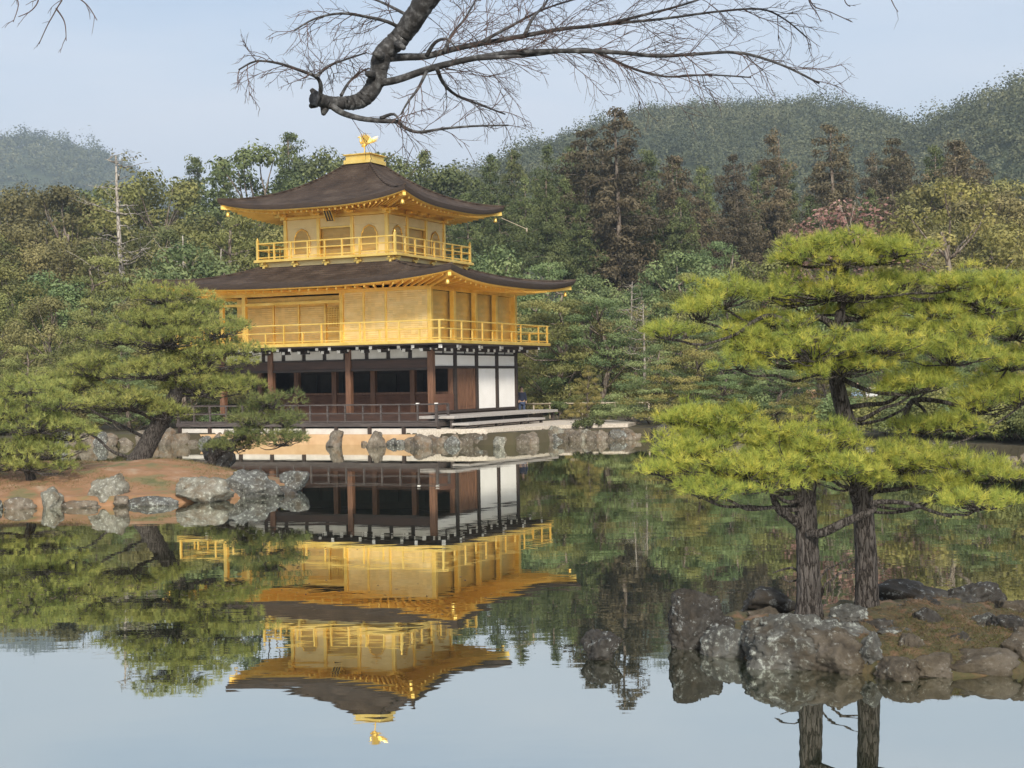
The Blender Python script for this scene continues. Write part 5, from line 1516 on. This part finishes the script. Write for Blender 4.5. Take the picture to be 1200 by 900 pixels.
LAND = [(-80, 'at the left picture edge'), (60, 'below the hazy mountain'), (140, 'near the half-bare pale-trunked tree'), (220, 'just left of the pavilion'),
        (330, 'behind the upper roof left half'), (420, 'behind the gilded bird'), (500, 'right of the gilded bird'), (580, 'beyond the upper roof tip'), (660, 'left of the tallest cedar'),
        (725, 'around the tallest cedar'), (800, 'right of the tallest cedar'), (880, 'above the left islet pads'), (970, 'above the topmost islet pad'), (1060, 'below the hill dip'), (1140, 'under the right-hand hill'), (1230, 'by the right picture edge')]
def near_land(u): return min(LAND, key=lambda a: abs(a[0] - u))[1]
FILLS = []
def fill(row, kind, u, v, D, wide=1.0):
    o = plant(kind, u, v, D, 'x', f"{LOOK[kind]}s {row}", wide)
    FILLS.append((f"{LOOK[kind]} {row}, {near_land(u)}", u, o))
    return o
def label_fills():
    by = {}
    for base, u, o in FILLS: by.setdefault(base, []).append((u, o))
    names = ['leftmost', 'second', 'third', 'fourth', 'fifth', 'sixth', 'seventh', 'eighth', 'ninth', 'tenth']
    for base, lst in by.items():
        lst.sort(key=lambda a: a[0])
        for k, (u, o) in enumerate(lst):
            o['label'] = base if len(lst) == 1 else (names[k] + (' ' if k == 0 else ' from left, ') + base)

def profile(pts, u):
    return float(np.interp(u, [p[0] for p in pts], [p[1] for p in pts]))
BACK = [(-120, 215), (0, 222), (40, 212), (90, 206), (160, 192), (200, 188), (235, 176), (260, 188), (290, 168), (320, 170), (350, 160), (385, 163), (410, 178), (450, 168), (520, 173), (600, 173), (640, 168), (700, 170), (800, 190), (870, 182), (1010, 182), (1120, 178), (1180, 196), (1300, 190)]
def mix(u, opts): return tr_rng.choice(opts)
# back row on the rise
u = -130
while u < 1330:
    D = tr_rng.uniform(150, 178)
    if u < 200: kd = tr_rng.choice(['olive', 'green', 'olive', 'brown'])
    elif u < 430: kd = tr_rng.choice(['green', 'olive', 'green', 'cypress'])
    elif u < 560: kd = tr_rng.choice(['cypress', 'cypress', 'cypress', 'green'])
    elif u < 700: kd = tr_rng.choice(['stemcypress', 'cypress', 'stemcypress'])
    elif u < 1180: kd = tr_rng.choice(['cedar', 'cedar', 'cedar', 'cypress'])
    else: kd = tr_rng.choice(['cedar', 'olive'])
    v = profile(BACK, u) + tr_rng.uniform(-8, 12)
    fill('in the back row', kd, u, v, D)
    u += tr_rng.uniform(26, 38) if kd in ('cedar', 'cypress', 'stemcypress') else tr_rng.uniform(34, 46)
# second and third rows, lower down
MIDL = [(-120, 250), (60, 262), (130, 268), (200, 250), (300, 230), (420, 230), (560, 225), (640, 215), (720, 240), (800, 238), (900, 232), (1000, 236), (1100, 205), (1200, 215), (1300, 210)]
u = -120
while u < 1320:
    D = tr_rng.uniform(126, 146)
    if u < 240: kd = tr_rng.choice(['olive', 'brown', 'olive', 'green'])
    elif u < 450: kd = tr_rng.choice(['green', 'olive'])
    elif u < 560: kd = tr_rng.choice(['cypress', 'cypress', 'green'])
    elif u < 780: kd = 'stemcypress'
    elif u < 1050: kd = tr_rng.choice(['cedar', 'cypress', 'cedar', 'stemcypress'])
    else: kd = tr_rng.choice(['olive', 'brown', 'yellow'])
    fill('in the middle rank', kd, u, profile(MIDL, u) + tr_rng.uniform(-12, 16), D)
    u += tr_rng.uniform(36, 50) if kd != 'stemcypress' else tr_rng.uniform(17, 26)
LOWR = [(-120, 300), (40, 300), (100, 305), (180, 300), (240, 270), (300, 255), (420, 255), (560, 285), (620, 305), (680, 318), (740, 315), (800, 268), (860, 275), (930, 268), (1010, 262), (1080, 240), (1160, 240), (1230, 240), (1320, 235)]
u = -110
while u < 1320:
    D = tr_rng.uniform(102, 120)
    if u < 260: kd = tr_rng.choice(['olive', 'brown', 'grey', 'olive', 'tierolive'])
    elif u < 560: kd = tr_rng.choice(['olive', 'green', 'tierolive'])
    elif u < 720: kd = tr_rng.choice(['grey', 'tier', 'olive'])
    elif u < 1040: kd = tr_rng.choice(['grey', 'tier', 'olive', 'brown'])
    else: kd = tr_rng.choice(['olive', 'yellow', 'grey', 'brown'])
    fill('in the lower wood', kd, u, profile(LOWR, u) + tr_rng.uniform(-14, 18), D)
    u += tr_rng.uniform(46, 62)
FRNT = [(-120, 340), (0, 335), (60, 360), (120, 350), (200, 345), (280, 330), (560, 330), (620, 345), (680, 350), (740, 345), (820, 330), (900, 335), (1000, 330), (1100, 330), (1200, 320), (1320, 310)]
u = -110
while u < 1320:
    D = tr_rng.uniform(84, 97)
    if u < 300: kd = tr_rng.choice(['olive', 'brown', 'grey', 'tierolive'])
    elif u < 560: kd = 'olive'
    elif u < 760: kd = tr_rng.choice(['tierolive', 'brown', 'tier', 'tierolive'])
    else: kd = tr_rng.choice(['tier', 'tier', 'tierolive', 'grey'])
    if 300 < u < 545: u += 60; continue
    fill('in the front row', kd, u, profile(FRNT, u) + tr_rng.uniform(-15, 25), D)
    u += tr_rng.uniform(48, 66)
label_fills()
# trees one can point to
plant('cedar', 725, 126, 132, 'tallest bronze cedar with long bare trunk, standing above the whole treeline', wide=1.25, idx=0)
plant('cedar', 686, 152, 136, 'broad dark cedar crowding the left side of the tallest cedar', wide=1.35, idx=2)
plant('cedar', 790, 182, 138, 'brown cedar close on the right of the tallest cedar', wide=1.2, idx=3)
plant('cedar', 905, 158, 140, 'slim bronze cedar with pale bare trunk below its crown', wide=1.0, idx=1)
plant('cedar', 972, 146, 142, 'tall pointed bronze cedar under the highest part of the hill', wide=1.25, idx=0)
plant('cedar', 1046, 162, 144, 'dark pointed cedar left of the dip in the hill', wide=1.1, idx=2)
plant('cedar', 1120, 164, 146, 'broad-topped brown cedar below the right-hand rise of the hill', wide=1.4, idx=3)
plant('bare', 139, 182, 120, 'tall half-bare tree with straight pale trunk left of the pavilion', wide=1.2, idx=0)
plant('deadstem', 211, 276, 112, 'dead pale trunk just left of the upper roof', idx=0)
plant('deadstem', 262, 292, 104, 'short dead stem showing above the lower roof', idx=0)
plant('pink', 1000, 225, 104, 'pinkish twiggy tree behind the top of the islet pine', wide=1.3)
plant('pink', 965, 238, 106, 'smaller rose-brown twiggy tree left of the pinkish one', wide=1.0)
plant('yellow', 1118, 204, 98, 'large tawny olive tree at the right above the islet pines', wide=1.15)
plant('bare', 753, 352, 82, 'leaning pale dead tree right of the pavilion', idx=1)
plant('bare', 738, 330, 86, 'thin grey bare tree behind the leaning pale dead one', idx=0)
plant('tierolive', 645, 335, 84, 'olive layered pine close behind the right end of the balcony', wide=1.1)
plant('tier', 700, 345, 84, 'grey-green layered pine right of the pavilion', wide=1.1)
# shore pines of the right bank
for i, (u, v, D, kd, w) in enumerate(((765, 405, 70.5, 'tier', 1.25), (812, 398, 69, 'tiergreen', 1.2), (850, 415, 68, 'tier', 1.3), (905, 402, 67, 'tier', 1.2), (965, 412, 64, 'tiergreen', 1.2), (1030, 400, 62, 'tier', 1.2), (1090, 405, 58, 'tier', 1.2), (1150, 395, 55, 'tier', 1.2), (1215, 385, 52, 'tiergreen', 1.2), (1280, 380, 50, 'tier', 1.2))):
    ords = ['first', 'second', 'third', 'fourth', 'fifth', 'sixth', 'seventh', 'eighth', 'ninth', 'tenth']
    plant(kd, u, v, D, f"{LOOK[kd]} on the right shore, {ords[i]} from the gravel terrace", 'layered pines along the right shore', w)
for i, (u, v, D, kd, w) in enumerate(((25, 405, 74, 'tierolive', 1.2), (90, 395, 76, 'olive', 1.1), (150, 408, 75, 'tier', 1.1), (205, 400, 78, 'olive', 1.0), (-50, 395, 74, 'olive', 1.1), (262, 420, 84, 'brown', 1.0))):
    labs = ['olive layered pine on the far left shore behind the bushy island pine', 'rounded olive tree on the left shore behind the island', 'grey-green layered pine on the left shore behind the leaning pine', 'olive tree on the shore at the pavilion veranda end',
            'olive tree on the far shore cut by the left edge', 'brownish tree seen through behind the pavilion left end']
    plant(kd, u, v, D, labs[i], 'trees on the far left shore', w)

# ------------------------------------------------------------------ low plants, fences, people
def shrub_mesh(name, R, H, seed, mat, lsz, per, nc, flat=.7):
    rng = np.random.default_rng(seed); cl = []
    for k in range(nc):
        a = rng.uniform(0, 6.28); q = rng.random() ** .5
        cl.append((np.array([R * q * math.cos(a) * .8, R * q * math.sin(a) * .8, H * (.25 + .55 * math.sqrt(max(0, 1 - q * q)) * rng.uniform(.5, 1))]), rng.uniform(.25, .42) * min(R, H) , rng.uniform(.2, .8)))
    V, T = crown_cards(rng, cl, per, lsz, .6, flat)
    return np_mesh('leaves', V, 4, T, M[mat])
def shrub(u, v_top, D, w_px, label, mat='leaf_green', seed=1, group=None, name='shrub'):
    t = P(u, v_top, D); g = gz(t.x, D)
    if abs(u - 690) < 70 and D < 72: g = max(g, .5)
    R = w_px / 2 * D / F_PX; H = max(.3, t.z - g)
    root = empty(name, (t.x, D, g)); tag(root, label, 'shrub', group)
    st = MB(); r = random.Random(seed)
    for k in range(6): st.tube(bent((0, 0, -.1), (r.uniform(-.6, .6) * R, r.uniform(-.6, .6) * R, H * r.uniform(.5, .8)), 0, .1, 4, seed + k), taper(.025, .008, 4), 4)
    link('stems', st.mesh('stems', M['far_bark'], True), root)
    link('leaves', shrub_mesh('leaves', R, H, seed, mat, .10, 1500 / max(.3, min(R, H)) ** .6, 16), root)
    return root
SG = 'shrubs round the gravel terrace'
shrub(690, 488, 67.6, 40, 'low dark shrub at the edge of the gravel terrace', 'leaf_green', 1, SG)
shrub(655, 462, 76, 26, 'upright dark green shrub beside the fence right of the pavilion', 'leaf_green', 2, SG)
shrub(705, 468, 72, 34, 'round green shrub below the clipped tiered pine', 'leaf_green', 3, SG)
shrub(628, 471, 79.6, 20, 'dry yellowish shrub by the fence at the pavilion corner', 'leaf_yellow', 4, SG)
shrub(735, 470, 74, 40, 'rounded bush at the far end of the gravel', 'leaf_blue', 5, SG)
shrub(668, 476, 76, 22, 'brownish low bush between the fence and the gravel', 'leaf_brown', 6, SG)
plant('tiergreen', 688, 432, 74.5, 'small clipped tiered pine by the fence right of the pavilion', 'clipped garden pine', .62)
# undergrowth: bushes along the foot of the wood
ur = random.Random(31)
for i in range(34):
    u = ur.choice([ur.uniform(-60, 270), ur.uniform(600, 1260), ur.uniform(600, 1260)])
    D = np.interp(u, SH_U, SH_D) + ur.uniform(1.5, 14)
    if 590 < u < 765: D = ur.uniform(82, 88)
    v = yh_at(u) + ur.uniform(10, 42) - (14 if 590 < u < 765 else 0)
    k = ur.choice(['leaf_green', 'leaf_olive', 'leaf_brown', 'leaf_blue'])
    where = 'on the far left shore' if u < 300 else ('between the terrace and the right shore pines' if u < 850 else 'under the pines of the right shore')
    shrub(u, v, D, ur.uniform(55, 100), {'leaf_green': 'dark green', 'leaf_olive': 'olive', 'leaf_brown': 'brownish', 'leaf_blue': 'grey-green'}[k] + ' undergrowth bush ' + where, k, 50 + i,
          {'leaf_green': 'dark green', 'leaf_olive': 'olive', 'leaf_brown': 'brownish', 'leaf_blue': 'grey-green'}[k] + ' undergrowth bushes ' + where, 'bush')

for i in range(26):
    u = 1040 + i * 10 + ur.uniform(-5, 5); D = np.interp(u, SH_U, SH_D) + ur.uniform(1.2, 5)
    k = ur.choice(['leaf_green', 'leaf_olive', 'leaf_blue'])
    nm = {'leaf_green': 'dark green', 'leaf_olive': 'olive', 'leaf_blue': 'grey-green'}[k]
    shrub(u, yh_at(u) + ur.uniform(8, 36), D, ur.uniform(60, 110), nm + ' waterside bush behind the right half of the islet pines', k, 150 + i, nm + ' waterside bushes behind the islet pines', 'bush')

def fence(p0, p1, n, h, label):
    p0 = Vector((*p0, 0)); p1 = Vector((*p1, 0)); c = (p0 + p1) / 2; g = gz(c.x, c.y)
    root = empty('rail_fence', (c.x, c.y, g)); tag(root, label, 'fence')
    a = p0 - c; b = p1 - c; a.z = b.z = 0
    for f in (.95, .45):
        MB().tube([a + Vector((0, 0, h * f)), b + Vector((0, 0, h * f))], .045, 7).build('rail', M['bamboo'], root, True)
    for i in range(n):
        q = a.lerp(b, i / (n - 1)); MB().tube([q + Vector((0, .06, -.3)), q + Vector((0, .06, h * 1.03))], .05, 7).build('post', M['bamboo'], root, True)
fence((U(606, 79), 79), (U(760, 77), 77), 9, .85, 'weathered bamboo rail fence behind the gravel right of the pavilion')
fence((U(900, 70), 70), (U(1075, 66), 66), 9, .95, 'bamboo rail fence seen through the islet pines, visitors behind it')

def skin_mesh(name, verts, edges, rad, mat, lv=2):
    me = bpy.data.meshes.new(name); me.from_pydata(verts, edges, []); o = link(name, me)
    sk = o.modifiers.new('skin', 'SKIN'); ss = o.modifiers.new('sub', 'SUBSURF'); ss.levels = lv; ss.render_levels = lv
    for i, sv in enumerate(me.skin_vertices[0].data):
        r = rad[i]; sv.radius = r if isinstance(r, tuple) else (r, r); sv.use_root = (i == 0)
    dg = bpy.context.evaluated_depsgraph_get(); dg.update()
    m2 = bpy.data.meshes.new_from_object(o.evaluated_get(dg)); m2.name = name
    bpy.data.objects.remove(o, do_unlink=True)
    m2.materials.clear(); m2.materials.append(mat)
    m2.polygons.foreach_set('use_smooth', [True] * len(m2.polygons))
    return m2
def cloth(name, c): return mat_simple(name, [tuple(x * .8 for x in c), c], 9, .85, 0, .1)
SKIN = cloth('skin_tone', (.45, .29, .2)); HAIR = cloth('dark_hair', (.02, .016, .013))
def person(x, y, rz, label, jacket, trousers, h=1.68, hat=None):
    g = gz(x, y); root = empty('person', (x, y, g), rz); tag(root, label, 'person', 'visitors behind the fence'); s = h / 1.68
    V = [(0, 0, .92), (0, .01, 1.12), (0, .01, 1.34), (0, 0, 1.43), (0, -.01, 1.50), (0, -.015, 1.58), (0, -.01, 1.655),
         (.10, 0, .86), (.11, -.02, .48), (.11, .02, .09), (.11, -.12, .035), (-.10, 0, .86), (-.11, .0, .48), (-.11, .03, .09), (-.11, -.11, .035),
         (.17, .01, 1.36), (.23, .03, 1.12), (.22, -.06, .90), (.215, -.09, .82), (-.17, .01, 1.36), (-.23, .03, 1.12), (-.20, -.10, .93), (-.185, -.15, .86)]
    E = [(0, 1), (1, 2), (2, 3), (3, 4), (4, 5), (5, 6), (0, 7), (7, 8), (8, 9), (9, 10), (0, 11), (11, 12), (12, 13), (13, 14), (2, 15), (15, 16), (16, 17), (17, 18), (2, 19), (19, 20), (20, 21), (21, 22)]
    Rr = [(.15, .10), (.14, .10), (.15, .09), .055, .07, .095, .06, .085, .055, .038, .032, .085, .055, .038, .032, .06, .047, .036, .032, .06, .047, .036, .032]
    sc = lambda L: [tuple(c * s for c in v) for v in L]
    link('body', skin_mesh('body', sc(V), E, Rr, SKIN), root)
    jv = [(0, 0, .88), (0, .01, 1.12), (0, .01, 1.34), (0, 0, 1.40), (.17, .01, 1.36), (.235, .03, 1.12), (.222, -.05, .93), (-.17, .01, 1.36), (-.235, .03, 1.12), (-.205, -.09, .95)]
    je = [(0, 1), (1, 2), (2, 3), (2, 4), (4, 5), (5, 6), (2, 7), (7, 8), (8, 9)]
    link('jacket', skin_mesh('jacket', sc(jv), je, [(.19, .13), (.18, .13), (.18, .12), .075, .08, .064, .05, .08, .064, .05], jacket), root)
    tv = [(0, 0, .93), (.10, 0, .84), (.11, -.02, .48), (.11, .02, .10), (-.10, 0, .84), (-.11, 0, .48), (-.11, .03, .10)]
    link('trousers', skin_mesh('trousers', sc(tv), [(0, 1), (1, 2), (2, 3), (0, 4), (4, 5), (5, 6)], [(.17, .12), .105, .075, .058, .105, .075, .058], trousers), root)
    hv = [(0, .03, 1.50), (0, .035, 1.60), (0, .01, 1.665), (0, -.04, 1.68)]
    link('hair', skin_mesh('hair', sc(hv), [(0, 1), (1, 2), (2, 3)], [.07, .098, .085, .05], hat or HAIR), root)
    f = MB()
    f.tube([(0, -.105 * s, 1.60 * s), (0, -.128 * s, 1.565 * s)], [.010, .016], 5); f.build('nose', SKIN, root, True)
NAVY = cloth('navy_jacket', (.02, .025, .05)); BLACK = cloth('black_coat', (.016, .016, .018)); PALE = cloth('pale_blue_jacket', (.38, .52, .66)); WHITE = cloth('white_coat', (.74, .74, .72))
JEAN = cloth('blue_jeans', (.05, .07, .13)); TAN = cloth('tan_coat', (.40, .24, .14)); GREY = cloth('grey_trousers', (.10, .10, .11))
for (u, D, rz, lab, j, t, h) in ((936, 70.2, .5, 'person in a black coat behind the fence, leftmost of those seen through the pines', BLACK, JEAN, 1.72), (950, 70.8, -.3, 'person in a tan coat behind the fence, beside the black coat', TAN, GREY, 1.62),
                              (1004, 69.8, .2, 'person in a pale blue jacket behind the fence, seen through the islet pines', PALE, JEAN, 1.66), (1021, 69.4, -.4, 'person in a white coat behind the fence, rightmost of those seen through the pines', WHITE, GREY, 1.64),
                              (611, 77.0, .3, 'person in a navy jacket standing by the fence at the pavilion corner', NAVY, JEAN, 1.7)):
    person(U(u, D), D, rz, lab, j, t, h)

# litter and grass on the islet and island: nobody could count the blades
def blades(name, label, zf, xr, yr, n, L, w, mat, seed, zmin, flatness=.3):
    rng = np.random.default_rng(seed)
    X = rng.uniform(*xr, n); Y = rng.uniform(*yr, n); Z = zf(X, Y)
    patch = vnoise(X, Y, 1.6, seed) + .35 * vnoise(X, Y, 6, seed + 1)
    k = (Z > zmin) & (patch > -.15); X, Y, Z = X[k], Y[k], Z[k]; m = len(X)
    base = np.stack([X, Y, Z - .005], -1)
    d = unit(rng.normal(size=(m, 3)) * np.array([1, 1, .5]) + np.array([0, 0, flatness]))
    me = np_mesh(name, needles(base, d, L * rng.uniform(.4, 1.2, m), w * rng.uniform(.7, 1.3, m), rng), 3, rng.beta(1.6, 1.8, m), M[mat])
    tag(link(name, me), label, kind='stuff')
M['litter'] = mat_leaf('fallen_needles', [(0.05, 0.038, 0.02), (0.12, 0.078, 0.042), (0.24, 0.16, 0.095)], 0.1, 0.0)
M['moss'] = mat_leaf('moss_tufts', [(0.05, 0.055, 0.016), (0.10, 0.10, 0.03), (0.17, 0.15, 0.05)], 0.2, 0.0)
xr_ = (islB[0].x, max(p.x for p in islB)); yr_ = (13.3, 17.3)
blades('needle_litter', 'brown fallen needles on the pine islet', islB_z, xr_, yr_, 60000, .08, .005, 'litter', 1, .10, .05)
blades('moss', 'moss and short grass on the pine islet', islB_z, xr_, yr_, 60000, .05, .005, 'moss', 2, .08, .8)
blades('grass', 'dry short grass on the crown of the left island', islA_z, (min(p.x for p in islA), max(p.x for p in islA)), (34, 46), 60000, .10, .010, 'grass', 3, .30, .8)
# leaves and scum floating on the pond
rng = np.random.default_rng(9)
fl = []; tt = []
for (u, v, n, sx, sy) in ((95, 690, 90, 1.3, .5), (70, 700, 50, 1.0, .3), (330, 645, 40, .9, .6), (1010, 625, 120, 2.2, 1.2), (880, 655, 60, 1.6, .8), (640, 700, 30, 2.5, .8), (830, 690, 40, 1.0, .4), (1120, 640, 80, 1.5, 1.0), (300, 690, 30, 1.5, .5), (640, 705, 8, 1.5, .4)):
    D = F_PX * CAM_Z / (v - yh_at(u)); x = U(u, D)
    c = np.stack([x + rng.normal(size=n) * sx, D + rng.normal(size=n) * sy, np.full(n, .004)], -1)
    a = rng.uniform(0, 6.28, n); d = np.stack([np.cos(a), np.sin(a), np.zeros(n)], -1)
    fl.append(cards(c, d, np.tile([0, 0, 1.0], (n, 1)), rng.uniform(.03, .10, n), rng.uniform(.02, .04, n))); tt.append(rng.random(n))
tag(link('floating_leaves', np_mesh('floating_leaves', np.concatenate(fl), 4, np.concatenate(tt), M['litter'])), 'brown leaves floating on the pond', kind='stuff')

# ------------------------------------------------------------------ bare branch hanging in from a tree on the near bank
def spline(pts, k=5):
    out = []
    for i in range(len(pts) - 1):
        p0 = pts[max(i - 1, 0)]; p1 = pts[i]; p2 = pts[i + 1]; p3 = pts[min(i + 2, len(pts) - 1)]
        for j in range(k):
            t = j / k
            out.append(.5 * ((2 * p1) + (p2 - p0) * t + (2 * p0 - 5 * p1 + 4 * p2 - p3) * t * t + (3 * p1 - p0 - 3 * p2 + p3) * t ** 3))
    out.append(pts[-1]); return out
bt_loc = Vector((2.6, 2.0, gz(2.6, 2.0)))
bt = empty('bare_tree', bt_loc); tag(bt, 'bare grey branch with reddish twigs reaching down into the sky above the pavilion', 'tree')
wood = MB(); limb = MB(); twg = MB(); fine = MB()
top_ = P(540, -160, 5.2)
trunk_pts = [bt_loc - Vector((0, 0, .4)), bt_loc + Vector((.02, .05, .8)), bt_loc + Vector((-.05, .2, 2.0)), Vector((2.3, 2.6, 4.2)), Vector((1.6, 3.4, 5.2))]
wood.tube(spline(trunk_pts), taper(.17, .075, 21), 12)
KN = random.Random(4)
main = [Vector((1.6, 3.4, 5.2)), Vector((.8, 4.4, 5.35)), top_, P(513, -30, 5.3), P(490, 14, 5.35), P(470, 43, 5.4), P(449, 64, 5.4), P(443, 88, 5.4), P(434, 108, 5.4), P(420, 119, 5.4), P(402, 121, 5.38), P(384, 120, 5.35), P(369, 115, 5.3)]
px_ = 5.4 / F_PX
mr_ = [r * (1 + .03 * math.sin(i_ * .83) * math.sin(i_ * .31 + 1) + (.05 * max(0, math.sin(i_ * .37 + .5)) ** 6) + KN.uniform(-.02, .02)) for i_, r in enumerate( np.interp(np.linspace(0, 12, 145), [0, 2, 4, 7, 9, 10, 11.7, 12], [.075, .055, 12.5 * px_, 10.5 * px_, 9.3 * px_, 7.6 * px_, 7.6 * px_, 8.6 * px_]))]
mp_ = [p + Vector((KN.uniform(-1, 1), KN.uniform(-1, 1), KN.uniform(-1, 1))) * .45 * px_ for p in spline(main, 12)]
wood.tube(mp_, mr_, 14)
for (u, v, du, dv) in ((372, 113, -7, -8), (381, 126, -2, 8), (370, 121, -6, 4), (447, 66, -9, -4), (436, 88, -7, -2), (466, 52, 8, 5)):     # stubs and knots
    wood.tube([P(u, v, 5.36), P(u + du * .5, v + dv * .5, 5.34), P(u + du, v + dv, 5.33)], [5.5 * px_, 4.2 * px_, 2.6 * px_], 7)
br_r = random.Random(12)
def twigs_along(pts, r0, dens, length, depth=0, spread=.75, out=None, droop=.12, start=.12):
    """side twigs leaving a branch, forking again"""
    tot = sum((pts[i + 1] - pts[i]).length for i in range(len(pts) - 1))
    n = max(1, int(tot * dens))
    for k in range(n):
        f = start + (1 - start) * (k + br_r.random()) / n
        i = min(len(pts) - 2, int(f * (len(pts) - 1)))
        q = pts[i].lerp(pts[i + 1], br_r.random())
        d = (pts[min(i + 1, len(pts) - 1)] - pts[i]).normalized()
        side = Vector((br_r.uniform(-1, 1), br_r.uniform(-1, 1) * .8, br_r.uniform(-1, 1)))
        side = (side - d * side.dot(d)).normalized()
        a = br_r.uniform(.35, 1.0) * spread
        dr = (d * math.cos(a) + side * math.sin(a))
        L = length * br_r.uniform(.45, 1.15) * (1.1 - .45 * f)
        p = [q.copy()]; m = 5
        for j in range(m):
            dr = (dr + Vector((br_r.uniform(-1, 1), br_r.uniform(-1, 1), br_r.uniform(-1, 1))) * .17 + Vector((0, 0, -droop)) * .5).normalized()
            p.append(p[-1] + dr * L / m)
        rr = r0 * br_r.uniform(.75, 1.1)
        (twg if depth == 0 else fine).tube(p, taper(rr, rr * .5, len(p)), 4 if depth == 0 else 3, False)
        if depth < 2:
            twigs_along(p, rr * .72, dens * (1.15 if depth == 0 else 1.0), length * .50, depth + 1, spread, None, droop, .2)
def BRp(lst, D0, D1):
    n = len(lst)
    return spline([P(u, v, D0 + (D1 - D0) * i / (n - 1)) for i, (u, v) in enumerate(lst)], 4)
branches = [
    ([(456, 68), (476, 67), (500, 66), (530, 58), (560, 52), (615, 42), (660, 34), (700, 30), (745, 20), (800, 6), (850, -12)], 5.4, 5.9, 5.2, 8, .30),
    ([(440, 98), (465, 94), (500, 82), (530, 74), (560, 68), (600, 62), (665, 60), (725, 62), (770, 66), (812, 64), (865, 62), (915, 76), (960, 98)], 5.4, 5.0, 5.0, 8, .26),
    ([(560, 69), (620, 65), (680, 58), (705, 64), (740, 80), (780, 90), (830, 88), (880, 91)], 5.2, 5.5, 2.6, 9, .24),
    ([(615, 41), (624, 22), (636, 8), (648, -10)], 5.55, 5.8, 2.6, 10, .2),
    ([(560, 52), (600, 30), (640, 10), (690, -5)], 5.5, 6.0, 2.4, 9, .24),
    ([(700, 30), (740, 26), (780, 22), (840, 14), (890, 11), (918, 22), (945, 44)], 5.8, 5.7, 2.2, 9, .22),
    ([(386, 122), (400, 132), (422, 139), (448, 142), (466, 143), (473, 149), (490, 155), (520, 151), (555, 148), (596, 147)], 5.35, 5.2, 4.2, 8, .2),
    ([(446, 139), (462, 134), (470, 146)], 5.3, 5.25, 2.6, 6, .15),
    ([(375, 113), (376, 100), (370, 90), (350, 82), (325, 74), (300, 72), (280, 82)], 5.3, 5.1, 3.0, 13, .17),
    ([(370, 90), (385, 78), (405, 70), (430, 62)], 5.2, 5.5, 2.2, 13, .17),
    ([(400, 112), (408, 98), (418, 88), (432, 80)], 5.4, 5.6, 2.2, 12, .14),
    ([(474, 36), (455, 26), (430, 20), (400, 16), (370, 22), (345, 36)], 5.4, 5.2, 2.6, 11, .2),
    ([(484, 22), (462, 10), (440, 0), (415, -6)], 5.4, 5.5, 2.4, 10, .2),
    ([(512, 80), (520, 98), (535, 112), (560, 122), (592, 134)], 5.3, 5.6, 2.8, 9, .2),
    ([(500, 84), (490, 104), (478, 120), (470, 134)], 5.3, 5.1, 2.2, 10, .16),
    ([(520, 62), (530, 40), (545, 22), (560, -4)], 5.4, 5.8, 2.6, 10, .22),
    ([(500, 66), (510, 50), (524, 46), (534, 56)], 5.4, 5.3, 3.0, 6, .15),
]
for lst, d0, d1, w, dens, ln in branches:
    p = BRp(lst, d0, d1)
    limb.tube(p, taper(w * px_, max(.9, w * .22) * px_, len(p), .8), 7)
    twigs_along(p, .62 * px_, dens * 2.9, ln * 1.02, spread=.95, droop=.06)
# a second limb over the top edge, from which the corner twigs hang
hi = spline([Vector((1.6, 3.4, 5.2)), Vector((.4, 4.2, 5.3)), P(300, -330, 5.2), P(160, -150, 5.2), P(90, -60, 5.2), P(20, -40, 5.1)], 5)
limb.tube(hi, taper(.06, .012, len(hi)), 8)
for lst in ([(70, -50), (76, -10), (66, 12), (56, 30), (46, 52)], [(74, -10), (92, -2), (104, 8), (114, 24)], [(24, -40), (18, -10), (22, 6), (16, 26)], [(66, 10), (76, 26), (78, 48)], [(40, -45), (46, -5), (38, 12), (22, 20)]):
    p = BRp(lst, 5.2, 5.1); twg.tube(p, taper(.95 * px_, .45 * px_, len(p)), 4); twigs_along(p, .5 * px_, 9, .09, 1)
hi2 = spline([Vector((1.6, 3.4, 5.2)), Vector((1.8, 4.6, 4.9)), P(900, -120, 5.4), P(1010, -50, 5.4), P(1080, -45, 5.4)], 5)
limb.tube(hi2, taper(.05, .012, len(hi2)), 8)
for lst in ([(930, -95), (945, -20), (952, 6), (972, 14), (998, 26)], [(945, -20), (948, 2), (957, 16), (962, 26)], [(1045, -48), (1040, -15), (1046, 4), (1052, 14)], [(970, -70), (985, -20), (990, 2), (996, 8)]):
    p = BRp(lst, 5.4, 5.3); twg.tube(p, taper(.95 * px_, .45 * px_, len(p)), 4); twigs_along(p, .5 * px_, 9, .09, 1)
for n_, mb, mt in (('trunk', wood, 'limb_bark'), ('limbs', limb, 'limb_bark'), ('twigs', twg, 'twig'), ('fine_twigs', fine, 'twig')):
    o = link(n_, mb.mesh(n_, M[mt], True), bt); o.location = -bt_loc

# ------------------------------------------------------------------ the air: pale even haze round the whole scene
hz, nt, b = newmat('haze')
nt.nodes.remove(b)
pv = nd(nt, 'ShaderNodeVolumePrincipled')
pv.inputs['Density'].default_value = 0.00038
pv.inputs['Color'].default_value = (0.72, 0.86, 1.0, 1)
pv.inputs['Anisotropy'].default_value = 0.2
nt.links.new(pv.outputs['Volume'], nt.nodes['Material Output'].inputs['Volume'])
ho = MB().box(-2600, 2600, -2600, 2600, -2.5, 360).build('haze', hz)
tag(ho, 'thin pale haze filling the valley', kind='stuff')
